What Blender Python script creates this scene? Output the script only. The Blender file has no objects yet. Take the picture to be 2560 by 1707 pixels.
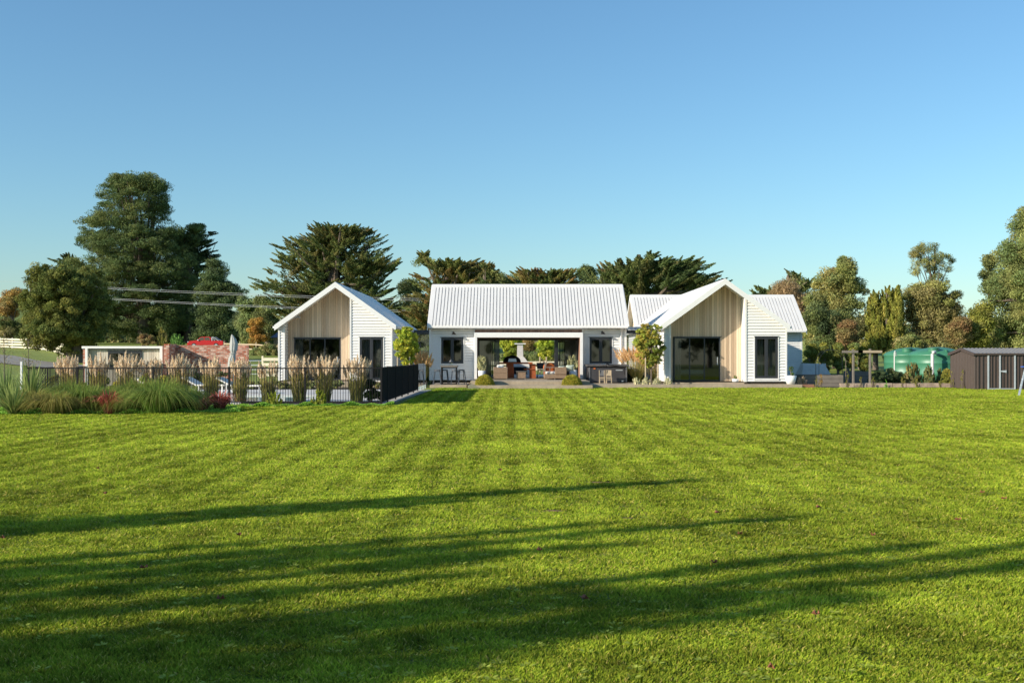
import bpy, math, random
import numpy as np
from mathutils import Vector, Matrix
R = math.radians
SC = bpy.context.scene
COL = SC.collection
# ---------------------------------------------------------------- camera, sky, sun, exposure
F, CX, HY, CZ = 2800.0, 1280.0, 890.0, 1.6        # focal length in photo pixels, horizon row, eye height
cam_d = bpy.data.cameras.new('camera'); cam = bpy.data.objects.new('camera', cam_d); COL.objects.link(cam)
cam.location = (0, 0, CZ); cam.rotation_euler = (R(90), 0, 0)
cam_d.sensor_width = 36; cam_d.lens = F/2560*36; cam_d.shift_y = (HY-853.5)/2560
cam_d.clip_start = .1; cam_d.clip_end = 3000
SC.camera = cam
SUN_AZ, SUN_EL = R(28), R(21.5)                      # light travels along (cos az, sin az)
sun_d = bpy.data.lights.new('sun', 'SUN'); sun = bpy.data.objects.new('sun', sun_d); COL.objects.link(sun)
sun_d.energy = 5.0; sun_d.angle = R(.5); sun_d.color = (1, .91, .76)
dirv = Vector((math.cos(SUN_EL)*math.cos(SUN_AZ), math.cos(SUN_EL)*math.sin(SUN_AZ), -math.sin(SUN_EL)))
sun.rotation_euler = dirv.to_track_quat('-Z', 'Y').to_euler()
sun.location = (-30, -20, 30)
W = bpy.data.worlds.new("World"); SC.world = W; W.use_nodes = True
nt = W.node_tree; bgn = nt.nodes['Background']
sky = nt.nodes.new('ShaderNodeTexSky'); sky.sky_type = 'NISHITA'; sky.sun_disc = False
sky.sun_elevation = SUN_EL; sky.sun_rotation = math.atan2(-math.cos(SUN_AZ), -math.sin(SUN_AZ))
sky.air_density = 1.2; sky.dust_density = .35; sky.ozone_density = 6.3; sky.altitude = 50
tint = nt.nodes.new('ShaderNodeMix'); tint.data_type = 'RGBA'; tint.blend_type = 'MULTIPLY'; tint.inputs[0].default_value = 1
tint.inputs[7].default_value = (.90, .955, .88, 1)     # paler, less violet air than the model's
nt.links.new(sky.outputs[0], tint.inputs[6]); nt.links.new(tint.outputs[2], bgn.inputs[0]); bgn.inputs[1].default_value = .143
SC.view_settings.view_transform = 'Standard'; SC.view_settings.look = 'None'
SC.view_settings.exposure = .38; SC.view_settings.gamma = 1
# ---------------------------------------------------------------- helpers
def PX(px, Y): return (px-CX)*Y/F
def PZ(py, Y): return CZ-(py-HY)*Y/F
def sstep(a, b, x):
    t = min(1, max(0, (x-a)/(b-a))); return t*t*(3-2*t)
def H(x, y):                                       # terrain height
    h = .02*max(0, y-66) + .02*max(0, y-120)
    if y > 190: h -= .032*(y-190)
    h += 12*sstep(165, 320, y)*sstep(70, 130, -x)
    return h
def tagp(o, label=None, cat=None, group=None, kind=None):
    if label: o['label'] = label
    if cat: o['category'] = cat
    if group: o['group'] = group
    if kind: o['kind'] = kind
    return o
def thing(name, label, cat, loc=(0, 0, 0), rz=0, group=None):
    o = bpy.data.objects.new(name, None); COL.objects.link(o)
    o.location = loc; o.rotation_euler = (0, 0, rz); o.empty_display_size = .2
    return tagp(o, label, cat, group)
KIDS = {}
def wloc(p):
    v = Vector((0, 0, 0))
    while p is not None: v += p.location; p = p.parent
    return v
class MB:
    def __init__(s): s.v = []; s.f = []; s.c = []; s.cc = (1, 1, 1)
    def add(s, vs, fs, col=None):
        n = len(s.v); s.v += [tuple(p) for p in vs]; s.f += [tuple(i+n for i in f) for f in fs]
        s.c += [tuple(col or s.cc)]*len(vs); return s
    def box(s, x0, x1, y0, y1, z0, z1, col=None):
        return s.add([(x0,y0,z0),(x1,y0,z0),(x1,y1,z0),(x0,y1,z0),(x0,y0,z1),(x1,y0,z1),(x1,y1,z1),(x0,y1,z1)],
            [(0,3,2,1),(4,5,6,7),(0,1,5,4),(1,2,6,5),(2,3,7,6),(3,0,4,7)], col)
    def bar(s, a, b, w, h=None, col=None, up=(0,0,1)):
        h = h or w; a = Vector(a); b = Vector(b); d = (b-a).normalized(); u = Vector(up)
        if abs(d.dot(u)) > .95: u = Vector((0,1,0))
        r = d.cross(u).normalized()*w/2; t = r.cross(d).normalized()*h/2
        vs = [p+q for p in (a, b) for q in (-r-t, r-t, r+t, -r+t)]
        return s.add(vs, [(0,1,2,3),(7,6,5,4),(0,4,5,1),(1,5,6,2),(2,6,7,3),(3,7,4,0)], col)
    def tube(s, pts, rs, n=8, col=None, cap=True):
        pts = [Vector(p) for p in pts]
        if not hasattr(rs, '__len__'): rs = [rs]*len(pts)
        vs = []; fs = []
        for i, p in enumerate(pts):
            d = (pts[min(i+1, len(pts)-1)]-pts[max(i-1, 0)]).normalized()
            u = Vector((0,0,1)) if abs(d.z) < .9 else Vector((0,1,0))
            a = d.cross(u).normalized(); b = a.cross(d).normalized()
            for k in range(n):
                t = 2*math.pi*k/n; vs.append(p+(a*math.cos(t)+b*math.sin(t))*rs[i])
        for i in range(len(pts)-1):
            for k in range(n):
                k2 = (k+1) % n; fs.append((i*n+k, i*n+k2, (i+1)*n+k2, (i+1)*n+k))
        if cap: fs += [tuple(range(n-1, -1, -1)), tuple((len(pts)-1)*n+k for k in range(n))]
        return s.add(vs, fs, col)
    def lathe(s, prof, c=(0,0,0), n=24, col=None, sx=1, sy=1):
        vs = []; fs = []
        for r, z in prof:
            for k in range(n):
                t = 2*math.pi*k/n; vs.append((c[0]+r*math.cos(t)*sx, c[1]+r*math.sin(t)*sy, c[2]+z))
        for i in range(len(prof)-1):
            for k in range(n):
                k2 = (k+1) % n; fs.append((i*n+k, i*n+k2, (i+1)*n+k2, (i+1)*n+k))
        fs += [tuple(range(n-1, -1, -1)), tuple((len(prof)-1)*n+k for k in range(n))]
        return s.add(vs, fs, col)
    def prism(s, poly, ext, col=None):             # poly: 3d points, ext: vector
        n = len(poly); e = Vector(ext); vs = [Vector(p) for p in poly]; vs += [p+e for p in vs]
        fs = [tuple(range(n)), tuple(range(2*n-1, n-1, -1))]
        fs += [(i, i+n, (i+1) % n+n, (i+1) % n) for i in range(n)]
        return s.add(vs, fs, col)
    def build(s, name, mat, parent=None, smooth=False, kind=None, bevel=0):
        V = np.array(s.v, dtype=np.float32).reshape(-1, 3)
        if parent is None:
            org = Vector((float((V[:,0].min()+V[:,0].max())/2), float((V[:,1].min()+V[:,1].max())/2), float(V[:,2].min())))
        else: org = wloc(parent)
        loc = org if parent is None else Vector((0,0,0))
        V = V-np.array(org, dtype=np.float32)
        me = bpy.data.meshes.new(name); me.from_pydata(V.tolist(), [], s.f)
        ca = me.color_attributes.new('Col', 'FLOAT_COLOR', 'POINT')
        c4 = np.ones((len(V), 4), dtype=np.float32); c4[:, :3] = np.array(s.c, dtype=np.float32)
        ca.data.foreach_set('color', c4.ravel())
        me.materials.append(mat)
        o = bpy.data.objects.new(name, me); COL.objects.link(o)
        if smooth: me.polygons.foreach_set('use_smooth', [True]*len(me.polygons))
        me.update()
        if bevel:
            import bmesh
            bm = bmesh.new(); bm.from_mesh(me); bmesh.ops.recalc_face_normals(bm, faces=bm.faces)
            bmesh.ops.bevel(bm, geom=list(bm.edges), offset=bevel, segments=1, affect='EDGES', clamp_overlap=True); bm.to_mesh(me); bm.free()
        o.location = loc
        if parent is not None: o.parent = parent; KIDS.setdefault(parent.name, []).append(o)
        if kind: o['kind'] = kind
        return o
def npobj(name, V, Fc, Cc, mat, parent=None, kind=None):
    """V (n,3), Fc (m,k) faces all of k corners, Cc (n,3) colours"""
    V = np.asarray(V, dtype=np.float32).reshape(-1, 3); Fc = np.asarray(Fc, dtype=np.int32); m, k = Fc.shape
    if parent is None: org = np.array([(V[:,0].min()+V[:,0].max())/2, (V[:,1].min()+V[:,1].max())/2, V[:,2].min()])
    else: org = np.array(wloc(parent))
    me = bpy.data.meshes.new(name)
    me.vertices.add(len(V)); me.vertices.foreach_set('co', (V-org.astype(np.float32)).ravel())
    me.loops.add(m*k); me.loops.foreach_set('vertex_index', Fc.ravel())
    me.polygons.add(m); me.polygons.foreach_set('loop_start', np.arange(0, m*k, k, dtype=np.int32))
    me.update(calc_edges=True)
    ca = me.color_attributes.new('Col', 'FLOAT_COLOR', 'POINT')
    c4 = np.ones((len(V), 4), dtype=np.float32); c4[:, :3] = Cc
    ca.data.foreach_set('color', c4.ravel())
    me.materials.append(mat)
    o = bpy.data.objects.new(name, me); COL.objects.link(o)
    if parent is None: o.location = org
    else: o.parent = parent; KIDS.setdefault(parent.name, []).append(o)
    if kind: o['kind'] = kind
    return o
def dup(root, loc, rz=None, label=None, group=None, scale=None):
    r = root.copy(); COL.objects.link(r); r.location = loc
    if rz is not None: r.rotation_euler = (0, 0, rz)
    if scale: r.scale = (scale,)*3 if not hasattr(scale, '__len__') else scale
    if label: r['label'] = label
    if group: r['group'] = group
    for ch in KIDS.get(root.name, []):
        c = ch.copy(); COL.objects.link(c); c.parent = r; KIDS.setdefault(r.name, []).append(c)
        for g in KIDS.get(ch.name, []):
            d = g.copy(); COL.objects.link(d); d.parent = c
    return r
# ---------------------------------------------------------------- materials
def mat(name, col=(1,1,1), rough=.6, var=.12, scale=4, metal=0, attr=False, trans=0, bump=0, bscale=40, spec=.5, var2=0, scale2=.5, stretch=(1,1,1)):
    m = bpy.data.materials.new(name); m.use_nodes = True; n = m.node_tree.nodes; l = m.node_tree.links
    b = n['Principled BSDF']; b.inputs['Roughness'].default_value = rough; b.inputs['Metallic'].default_value = metal
    b.inputs['Specular IOR Level'].default_value = spec
    tc = n.new('ShaderNodeTexCoord'); mp = n.new('ShaderNodeMapping'); mp.inputs['Scale'].default_value = stretch
    l.new(tc.outputs['Object'], mp.inputs[0])
    src = None
    if attr:
        a = n.new('ShaderNodeAttribute'); a.attribute_name = 'Col'; src = a.outputs['Color']
        mx = n.new('ShaderNodeMix'); mx.data_type = 'RGBA'; mx.blend_type = 'MULTIPLY'; mx.inputs[0].default_value = 1
        l.new(src, mx.inputs[6]); mx.inputs[7].default_value = (*col, 1); src = mx.outputs[2]
    def vary(src, v, sc, seed):
        nz = n.new('ShaderNodeTexNoise'); nz.inputs['Scale'].default_value = sc; nz.inputs['Detail'].default_value = 5
        nz.inputs['Roughness'].default_value = .65
        l.new(mp.outputs[0], nz.inputs['Vector'])
        mr = n.new('ShaderNodeMapRange'); mr.inputs['From Min'].default_value = .3; mr.inputs['From Max'].default_value = .7
        mr.inputs['To Min'].default_value = 1-v; mr.inputs['To Max'].default_value = 1+v
        l.new(nz.outputs[0], mr.inputs[0])
        mx = n.new('ShaderNodeMix'); mx.data_type = 'RGBA'; mx.blend_type = 'MULTIPLY'; mx.inputs[0].default_value = 1
        if src is None: mx.inputs[6].default_value = (*col, 1)
        else: l.new(src, mx.inputs[6])
        l.new(mr.outputs[0], mx.inputs[7]); return mx.outputs[2]
    if var: src = vary(src, var, scale, 0)
    if var2: src = vary(src, var2, scale2, 1)
    if src is None: b.inputs['Base Color'].default_value = (*col, 1)
    else: l.new(src, b.inputs['Base Color'])
    if bump:
        nz = n.new('ShaderNodeTexNoise'); nz.inputs['Scale'].default_value = bscale; nz.inputs['Detail'].default_value = 4
        l.new(mp.outputs[0], nz.inputs['Vector'])
        bp = n.new('ShaderNodeBump'); bp.inputs['Strength'].default_value = bump; bp.inputs['Distance'].default_value = .02
        l.new(nz.outputs[0], bp.inputs['Height']); l.new(bp.outputs[0], b.inputs['Normal'])
    if trans:
        t = n.new('ShaderNodeBsdfTranslucent'); ms = n.new('ShaderNodeMixShader'); ms.inputs[0].default_value = trans
        if src is not None: l.new(src, t.inputs[0])
        else: t.inputs[0].default_value = (*col, 1)
        l.new(b.outputs[0], ms.inputs[1]); l.new(t.outputs[0], ms.inputs[2])
        l.new(ms.outputs[0], n['Material Output'].inputs[0])
    return m
def glassmat(name, tint, fac):
    m = bpy.data.materials.new(name); m.use_nodes = True; n = m.node_tree.nodes; l = m.node_tree.links
    n.remove(n['Principled BSDF'])
    t = n.new('ShaderNodeBsdfTransparent'); t.inputs[0].default_value = (*tint, 1)
    g = n.new('ShaderNodeBsdfGlossy'); g.inputs['Roughness'].default_value = .02; g.inputs['Color'].default_value = (.95, .97, 1, 1)
    nz = n.new('ShaderNodeTexNoise'); nz.inputs['Scale'].default_value = .9; bp = n.new('ShaderNodeBump'); bp.inputs['Strength'].default_value = .03
    tc = n.new('ShaderNodeTexCoord'); l.new(tc.outputs['Object'], nz.inputs[0])
    l.new(nz.outputs[0], bp.inputs['Height']); l.new(bp.outputs[0], g.inputs['Normal'])
    fr = n.new('ShaderNodeFresnel'); fr.inputs[0].default_value = 1.5
    ma = n.new('ShaderNodeMath'); ma.operation = 'ADD'; ma.inputs[1].default_value = fac; l.new(fr.outputs[0], ma.inputs[0])
    ms = n.new('ShaderNodeMixShader'); l.new(ma.outputs[0], ms.inputs[0]); l.new(t.outputs[0], ms.inputs[1]); l.new(g.outputs[0], ms.inputs[2])
    l.new(ms.outputs[0], n['Material Output'].inputs[0]); return m
M = {}
M['white'] = mat('white_paint', (.79,.775,.745), .5, .035, 1.5, var2=.03, scale2=12)
M['roofw'] = mat('white_roof_steel', (.74,.715,.68), .45, .03, .8)
M['cedar'] = mat('cedar', (1.20,1.23,1.25), .7, .10, 3, attr=True, bump=.2, bscale=30, stretch=(12,12,.8))
M['dark'] = mat('charcoal_joinery', (.035,.037,.042), .4, .08)
M['glass'] = glassmat('window_glass', (.55,.58,.58), .06)
M['clearglass'] = glassmat('clear_glass', (.88,.95,.92), .04)
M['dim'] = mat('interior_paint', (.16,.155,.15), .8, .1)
M['floor'] = mat('timber_floor', (.22,.14,.09), .5, .2, 3)
M['conc'] = mat('concrete', (.37,.295,.205), .85, .2, 1.3, bump=.3, var2=.12, scale2=9)
M['deck'] = mat('deck_timber', (.22,.18,.145), .8, .2, 2, attr=True, bump=.2, stretch=(1,8,1))
M['paving'] = mat('pool_paving', (.62,.59,.54), .8, .1, 2)
M['leaf'] = mat('foliage', (2.6,2.5,2.05), .65, .22, .9, attr=True, trans=.33, spec=.15)
M['bark'] = mat('bark', (.15,.115,.085), .9, .3, 6, bump=.5)
M['grass'] = mat('grass_blade', (1.66,1.55,.98), .65, .18, 1.1, attr=True, trans=.35, spec=.1, var2=.12, scale2=.25)
M['black'] = mat('black_powdercoat', (.014,.013,.014), .7, .1, spec=.2)
M['rail'] = mat('painted_rail', (.74,.66,.50), .7, .12)
M['wood'] = mat('weathered_timber', (.20,.172,.14), .85, .25, 2, bump=.3, stretch=(1,1,5))
M['stake'] = mat('stake_pine', (.46,.36,.24), .8, .15)
M['steel'] = mat('galvanised', (.62,.64,.66), .4, .06, metal=.4)
M['shed'] = mat('shed_steel', (.075,.054,.045), .5, .08)
M['tank'] = mat('green_poly', (.055,.205,.115), .42, .05, bump=.03, var2=.08, scale2=.8)
M['pipe'] = mat('white_pipe', (.74,.70,.66), .4, .08)
M['red'] = mat('red_paint', (.50,.018,.02), .25, .03)
M['tyre'] = mat('tyre', (.02,.02,.02), .8)
M['canvas'] = mat('canvas', (.36,.36,.33), .9, .1)
M['wicker'] = mat('wicker', (.26,.17,.105), .8, .35, 25, bump=.8, stretch=(1,1,3))
M['cushion'] = mat('cushion', (.66,.63,.57), .9, .05)
M['sage'] = mat('sage_cushion', (.42,.47,.38), .9, .05)
M['corten'] = mat('corten', (.33,.085,.025), .85, .3, 4)
M['orange'] = mat('orange_seat', (.55,.13,.02), .6, .1)
M['potw'] = mat('white_pot', (.82,.81,.79), .35, .03)
M['spa'] = mat('spa_cabinet', (.050,.047,.05), .5, .2, 3)
M['spacov'] = mat('spa_cover', (.075,.07,.068), .6, .35, 5)
M['bedw'] = mat('linen', (.75,.74,.72), .9, .05)
M['plastic'] = mat('cloche_film', (.78,.76,.70), .5, .08, trans=.4)
M['soil'] = mat('soil', (.06,.045,.028), .95, .4, 3, bump=.6)
M['ladder'] = mat('ladder_alu', (.65,.68,.72), .35, .05, metal=.5)
M['blue'] = mat('blue_plastic', (.03,.10,.42), .5, .05)
M['greys'] = mat('grey_fabric', (.13,.13,.135), .8, .1)
M['slate'] = mat('blue_roof', (.12,.14,.22), .5, .05)
def brickmat():
    m = bpy.data.materials.new('red_brick'); m.use_nodes = True; n = m.node_tree.nodes; l = m.node_tree.links; b = n['Principled BSDF']
    tc = n.new('ShaderNodeTexCoord'); se = n.new('ShaderNodeSeparateXYZ'); l.new(tc.outputs['Object'], se.inputs[0])
    ad = n.new('ShaderNodeMath'); ad.operation = 'ADD'; l.new(se.outputs['X'], ad.inputs[0]); l.new(se.outputs['Y'], ad.inputs[1])
    cb = n.new('ShaderNodeCombineXYZ'); l.new(ad.outputs[0], cb.inputs['X']); l.new(se.outputs['Z'], cb.inputs['Y'])
    br = n.new('ShaderNodeTexBrick'); br.inputs['Scale'].default_value = 1; br.inputs['Brick Width'].default_value = .25; br.inputs['Row Height'].default_value = .098
    br.inputs['Mortar Size'].default_value = .011; br.inputs['Bias'].default_value = -.25
    br.inputs['Color1'].default_value = (.40,.10,.05,1); br.inputs['Color2'].default_value = (.72,.52,.42,1); br.inputs['Mortar'].default_value = (.40,.32,.26,1)
    l.new(cb.outputs[0], br.inputs['Vector'])
    nz = n.new('ShaderNodeTexNoise'); nz.inputs['Scale'].default_value = 5; nz.inputs['Detail'].default_value = 6; l.new(cb.outputs[0], nz.inputs[0])
    mr = n.new('ShaderNodeMapRange'); mr.inputs['From Min'].default_value = .3; mr.inputs['From Max'].default_value = .7; mr.inputs['To Min'].default_value = .6; mr.inputs['To Max'].default_value = 1.4; l.new(nz.outputs[0], mr.inputs[0])
    mx = n.new('ShaderNodeMix'); mx.data_type = 'RGBA'; mx.blend_type = 'MULTIPLY'; mx.inputs[0].default_value = 1; l.new(br.outputs[0], mx.inputs[6]); l.new(mr.outputs[0], mx.inputs[7])
    l.new(mx.outputs[2], b.inputs['Base Color']); b.inputs['Roughness'].default_value = .9
    bp = n.new('ShaderNodeBump'); bp.inputs['Strength'].default_value = .7; bp.inputs['Distance'].default_value = .02; bp.invert = True
    l.new(br.outputs['Fac'], bp.inputs['Height']); l.new(bp.outputs[0], b.inputs['Normal']); return m
M['brickm'] = brickmat()
M['conc2'] = mat('pale_render', (.62,.60,.56), .8, .12)
M['slatewood'] = mat('base_board', (.11,.10,.105), .7, .15)
M['curtain'] = mat('curtain', (.34,.32,.30), .9, .1, 6, stretch=(6,6,.3))
M['roofsh'] = mat('shed_roof', (.22,.21,.20), .4, .06)
M['cortenw'] = mat('red_timber', (.27,.13,.075), .85, .2)
M['edge'] = mat('edging', (.42,.32,.24), .9, .4, 4, bump=.4)
M['deadleaf'] = mat('dead_leaf', (.25,.09,.045), .8, .3, 30)
# ---------------------------------------------------------------- ground
def lawn_mat():
    m = mat('lawn', (.225,.265,.034), .8, .22, 1.6, bump=0, var2=.16, scale2=.22)
    n = m.node_tree.nodes; l = m.node_tree.links; b = n['Principled BSDF']
    src = b.inputs['Base Color'].links[0].from_socket
    tc = n.new('ShaderNodeTexCoord'); mp = n.new('ShaderNodeMapping'); mp.inputs['Rotation'].default_value = (0,0,0)
    l.new(tc.outputs['Object'], mp.inputs[0])
    wv = n.new('ShaderNodeTexWave'); wv.wave_type = 'BANDS'; wv.bands_direction = 'X'; wv.inputs['Scale'].default_value = .57
    wv.inputs['Distortion'].default_value = .7; wv.inputs['Detail'].default_value = 2; wv.inputs['Detail Scale'].default_value = .3
    l.new(mp.outputs[0], wv.inputs[0])
    mr = n.new('ShaderNodeMapRange'); mr.inputs['To Min'].default_value = .90; mr.inputs['To Max'].default_value = 1.06  # mowing stripes: light off leaning blades, put into the lawn colour
    l.new(wv.outputs['Fac'], mr.inputs[0])
    mx = n.new('ShaderNodeMix'); mx.data_type = 'RGBA'; mx.blend_type = 'MULTIPLY'; mx.inputs[0].default_value = 1
    l.new(src, mx.inputs[6]); l.new(mr.outputs[0], mx.inputs[7])
    nz = n.new('ShaderNodeTexNoise'); nz.inputs['Scale'].default_value = 7; nz.inputs['Detail'].default_value = 8; nz.inputs['Roughness'].default_value = .8
    l.new(tc.outputs['Object'], nz.inputs[0])
    m2 = n.new('ShaderNodeMapRange'); m2.inputs['From Min'].default_value = .35; m2.inputs['From Max'].default_value = .65
    m2.inputs['To Min'].default_value = .62; m2.inputs['To Max'].default_value = 1.28; l.new(nz.outputs[0], m2.inputs[0])
    mx2 = n.new('ShaderNodeMix'); mx2.data_type = 'RGBA'; mx2.blend_type = 'MULTIPLY'; mx2.inputs[0].default_value = 1
    l.new(mx.outputs[2], mx2.inputs[6]); l.new(m2.outputs[0], mx2.inputs[7]); l.new(mx2.outputs[2], b.inputs['Base Color'])
    bp = n.new('ShaderNodeBump'); bp.inputs['Strength'].default_value = .9; bp.inputs['Distance'].default_value = .06
    l.new(nz.outputs[0], bp.inputs['Height']); l.new(bp.outputs[0], b.inputs['Normal'])
    return m
M['lawn'] = lawn_mat()
def ground():
    xs = list(range(-400, -140, 20))+list(range(-140, 141, 5))+list(range(160, 401, 20))
    ys = list(range(-90, 60, 10))+list(range(60, 200, 4))+list(range(200, 521, 16))
    V = [(x, y, H(x, y)) for y in ys for x in xs]; nx = len(xs)
    Fc = [(j*nx+i, j*nx+i+1, (j+1)*nx+i+1, (j+1)*nx+i) for j in range(len(ys)-1) for i in range(nx-1)]
    o = npobj('ground', V, Fc, (1,1,1), M['lawn'], kind='structure'); return o
ground()
def sheet(name, pts, z, m, thick=0):
    b = MB()
    if thick: b.prism([(x, y, z-thick) for x, y in pts], (0,0,thick))
    else: b.add([(x, y, z) for x, y in pts], [tuple(range(len(pts)))])
    return b.build(name, m, kind='structure')
def strip(name, pts, w, m, dz):
    b = MB(); P = [Vector((x, y, 0)) for x, y in pts]; Q = []
    for i in range(len(P)-1):
        k = max(1, int((P[i+1]-P[i]).length/3))
        Q += [P[i].lerp(P[i+1], t/k) for t in range(k)]
    Q.append(P[-1]); vs = []
    for i, p in enumerate(Q):
        d = (Q[min(i+1, len(Q)-1)]-Q[max(0, i-1)]).normalized(); nn = Vector((-d.y, d.x, 0))
        for j in range(5):
            q = p+nn*w*(j/4-.5); vs.append((q.x, q.y, H(q.x, q.y)+dz))
    b.add(vs, [(i*5+j, i*5+j+1, (i+1)*5+j+1, (i+1)*5+j) for i in range(len(Q)-1) for j in range(4)])
    return b.build(name, m, kind='structure')
M['gravel'] = mat('gravel', (.24,.22,.19), .95, .3, 2.5, bump=.6, var2=.2, scale2=14)
strip('driveway', [(PX(-120,140),140),(PX(-20,131),131),(PX(60,112),112),(PX(150,99),99),(PX(300,91),91),(PX(470,88),88)], 5, M['gravel'], .07)
# pool terrace
pzx0, pzx1, pzy0, pzy1 = -15.7, -4.6, 37.0, 51.5
plx0, plx1, ply0, ply1 = -12.6, -7.5, 38.4, 44.0
b = MB(); t = .06
b.box(pzx0, pzx1, pzy0, ply0, -.05, t); b.box(pzx0, pzx1, ply1, pzy1, -.05, t)
b.box(pzx0, plx0, ply0, ply1, -.05, t); b.box(plx1, pzx1, ply0, ply1, -.05, t)
b.build('pool_paving', M['paving'], kind='structure')
M['water'] = mat('pool_water', (.10,.36,.38), .06, .25, 1.2, bump=.12, bscale=3)
sheet('pool_water', [(plx0,ply0),(plx1,ply0),(plx1,ply1),(plx0,ply1)], .02, M['water'])
# beds of soil and shingle
sheet('garden_bed', [(-16,30.9),(-13,30.5),(-9.6,31.4),(-8.9,33.0),(-9.2,36.3),(-19,36.3),(-24,33)], .012, M['soil'])
sheet('garden_bed', [(-16,51.9),(-4.6,51.9),(-4.6,57.4),(-12.6,57.4),(-16,57.4)], .016, M['soil'])
sheet('garden_bed', [(15.2,56.0),(25,56.0),(25,64),(19.2,66),(15.2,66)], .016, M['soil'])
M['shingle'] = mat('shingle', (.44,.40,.35), .95, .35, 9, bump=.8)
sheet('shingle_strip', [(-7.6,36.15),(-4.05,36.15),(-3.75,52.2),(-4.55,52.2),(-4.55,36.9),(-7.6,36.9)], .022, M['shingle'])
# bare patches of soil in the lawn
def patch(px, py, w, d, seed):
    rnd = random.Random(seed); Y = F*CZ/(py-HY); x = PX(px, Y); pts = []
    for k in range(16):
        a = 2*math.pi*k/16; r = .7+.5*rnd.random(); pts.append((x+w*r*math.cos(a), Y+d*r*math.sin(a)))
    sheet('bare_patch', pts, .008, M['dirt'])
M['dirt'] = mat('bare_dirt', (.20,.10,.05), .95, .4, 20, bump=.8)
patch(1497, 1207, .20, .09, 1); patch(1385, 1278, .11, .06, 2); patch(1135, 1079, .30, .14, 3); patch(1570, 1296, .07, .04, 4)
patch(2450, 1238, .09, .05, 5); patch(1040, 1085, .12, .06, 6); patch(1240, 1084, .1, .06, 7)
# concrete decks and steps of the house (setting)
def slab(name, x0, x1, y0, y1, z0, z1, m='conc'):
    return MB().box(x0, x1, y0, y1, z0, z1).build(name, M[m], kind='structure', bevel=.012)
slab('path', -4.15, -2.3, 56.6, 61.9, -.1, .14)
slab('path', 3.95, 14.55, 56.1, 57.55, -.1, .17)
slab('path', 3.95, 7.75, 57.56, 62.0, -.1, .165)
slab('doorstep', -2.15, 3.94, 54.6, 55.55, -.1, .175)
slab('deck', -2.06, 3.86, 55.56, 62.15, -.1, .36)
slab('deck', -12.6, -4.5, 57.5, 59.30, -.1, .27)
slab('deck', -12.0, -8.62, 59.301, 60.25, -.1, .268)
slab('deck', 8.18, 11.95, 57.56, 58.48, -.1, .24)
slab('terrace', -4.5, 8, 69.2, 76, -.1, .34, 'paving')
# ---------------------------------------------------------------- house building kit
def boards(b, P, umin, umax, z0, z1, openings=(), pitch=.15, back=True):
    """lapped weatherboards; P(u,z,o) -> point; umin/umax functions of z; openings (u0,u1,z0,z1)"""
    rows = []; z = z0; G = .022
    while z < z1-1e-6: rows.append((z, min(z+pitch, z1))); z += pitch
    for ra, rb in rows:
        cuts = sorted({ra, rb} | {c for o in openings for c in o[2:4] if ra < c < rb})
        for a, c in zip(cuts, cuts[1:]):
            fa = lambda zz: .004+.032*(1-(zz-ra)/pitch); al = a+G if (a == ra and c-a > 2*G) else a
            segs = [(None, None)]
            for o in sorted(openings):
                if o[2] < (a+c)/2 < o[3]:
                    s = segs.pop(); segs += [(s[0], o[0]), (o[1], s[1])]
            for s0, s1 in segs:
                ua, uc = (umin(a), umin(c)) if s0 is None else (s0, s0)
                va, vc = (umax(a), umax(c)) if s1 is None else (s1, s1)
                if va-ua < .01 and vc-uc < .01: continue
                b.add([P(ua,al,fa(a)), P(va,al,fa(a)), P(vc,c,fa(c)), P(uc,c,fa(c))], [(0,1,2,3)])
                if a == ra: b.add([P(ua,al,-.04), P(va,al,-.04), P(va,al,fa(a)), P(ua,al,fa(a)), P(ua,a,-.04), P(va,a,-.04), P(va,a,.004), P(ua,a,.004)], [(0,1,2,3),(4,5,1,0),(7,6,5,4)])
                if back: b.add([P(ua,a,-.12), P(va,a,-.12), P(vc,c,-.12), P(uc,c,-.12)], [(3,2,1,0)])
CED = [(.50,.36,.235),(.45,.32,.21),(.56,.42,.285),(.41,.285,.185),(.53,.39,.26),(.48,.36,.25),(.60,.46,.32)]
def cedar(b, P, u0, u1, z0, ztop, openings=(), w=.128, seed=1, cols=CED):
    """vertical boards between u0 and u1, top given by ztop(u)"""
    rnd = random.Random(seed); n = int(round((u1-u0)/w)); w = (u1-u0)/n
    for i in range(n):
        a = u0+i*w; c = a+w-.010; col = cols[rnd.randrange(len(cols))]; k = .88+.24*rnd.random(); col = tuple(q*k for q in col)
        segs = [(z0, None)]
        for o in openings:
            if o[0] < (a+c)/2 < o[1]:
                s = segs.pop(); segs += ([(s[0], o[2])] if o[2] > s[0]+.01 else [])+[(o[3], None)]
        for s0, s1 in segs:
            ta, tc = (ztop(a), ztop(c)) if s1 is None else (s1, s1)
            oo = .018+.004*rnd.random()
            b.add([P(a,s0,oo), P(c,s0,oo), P(c,tc,oo), P(a,ta,oo), P(a,s0,0), P(c,s0,0), P(c,tc,0), P(a,ta,0)],
                  [(0,1,2,3),(1,5,6,2),(4,0,3,7),(4,5,1,0)], col)
            b.add([P(a-.004,s0,-.002), P(c+.008,s0,-.002), P(c+.008,tc,-.002), P(a-.004,ta,-.002)], [(0,1,2,3)], (.12,.08,.05))
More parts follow.
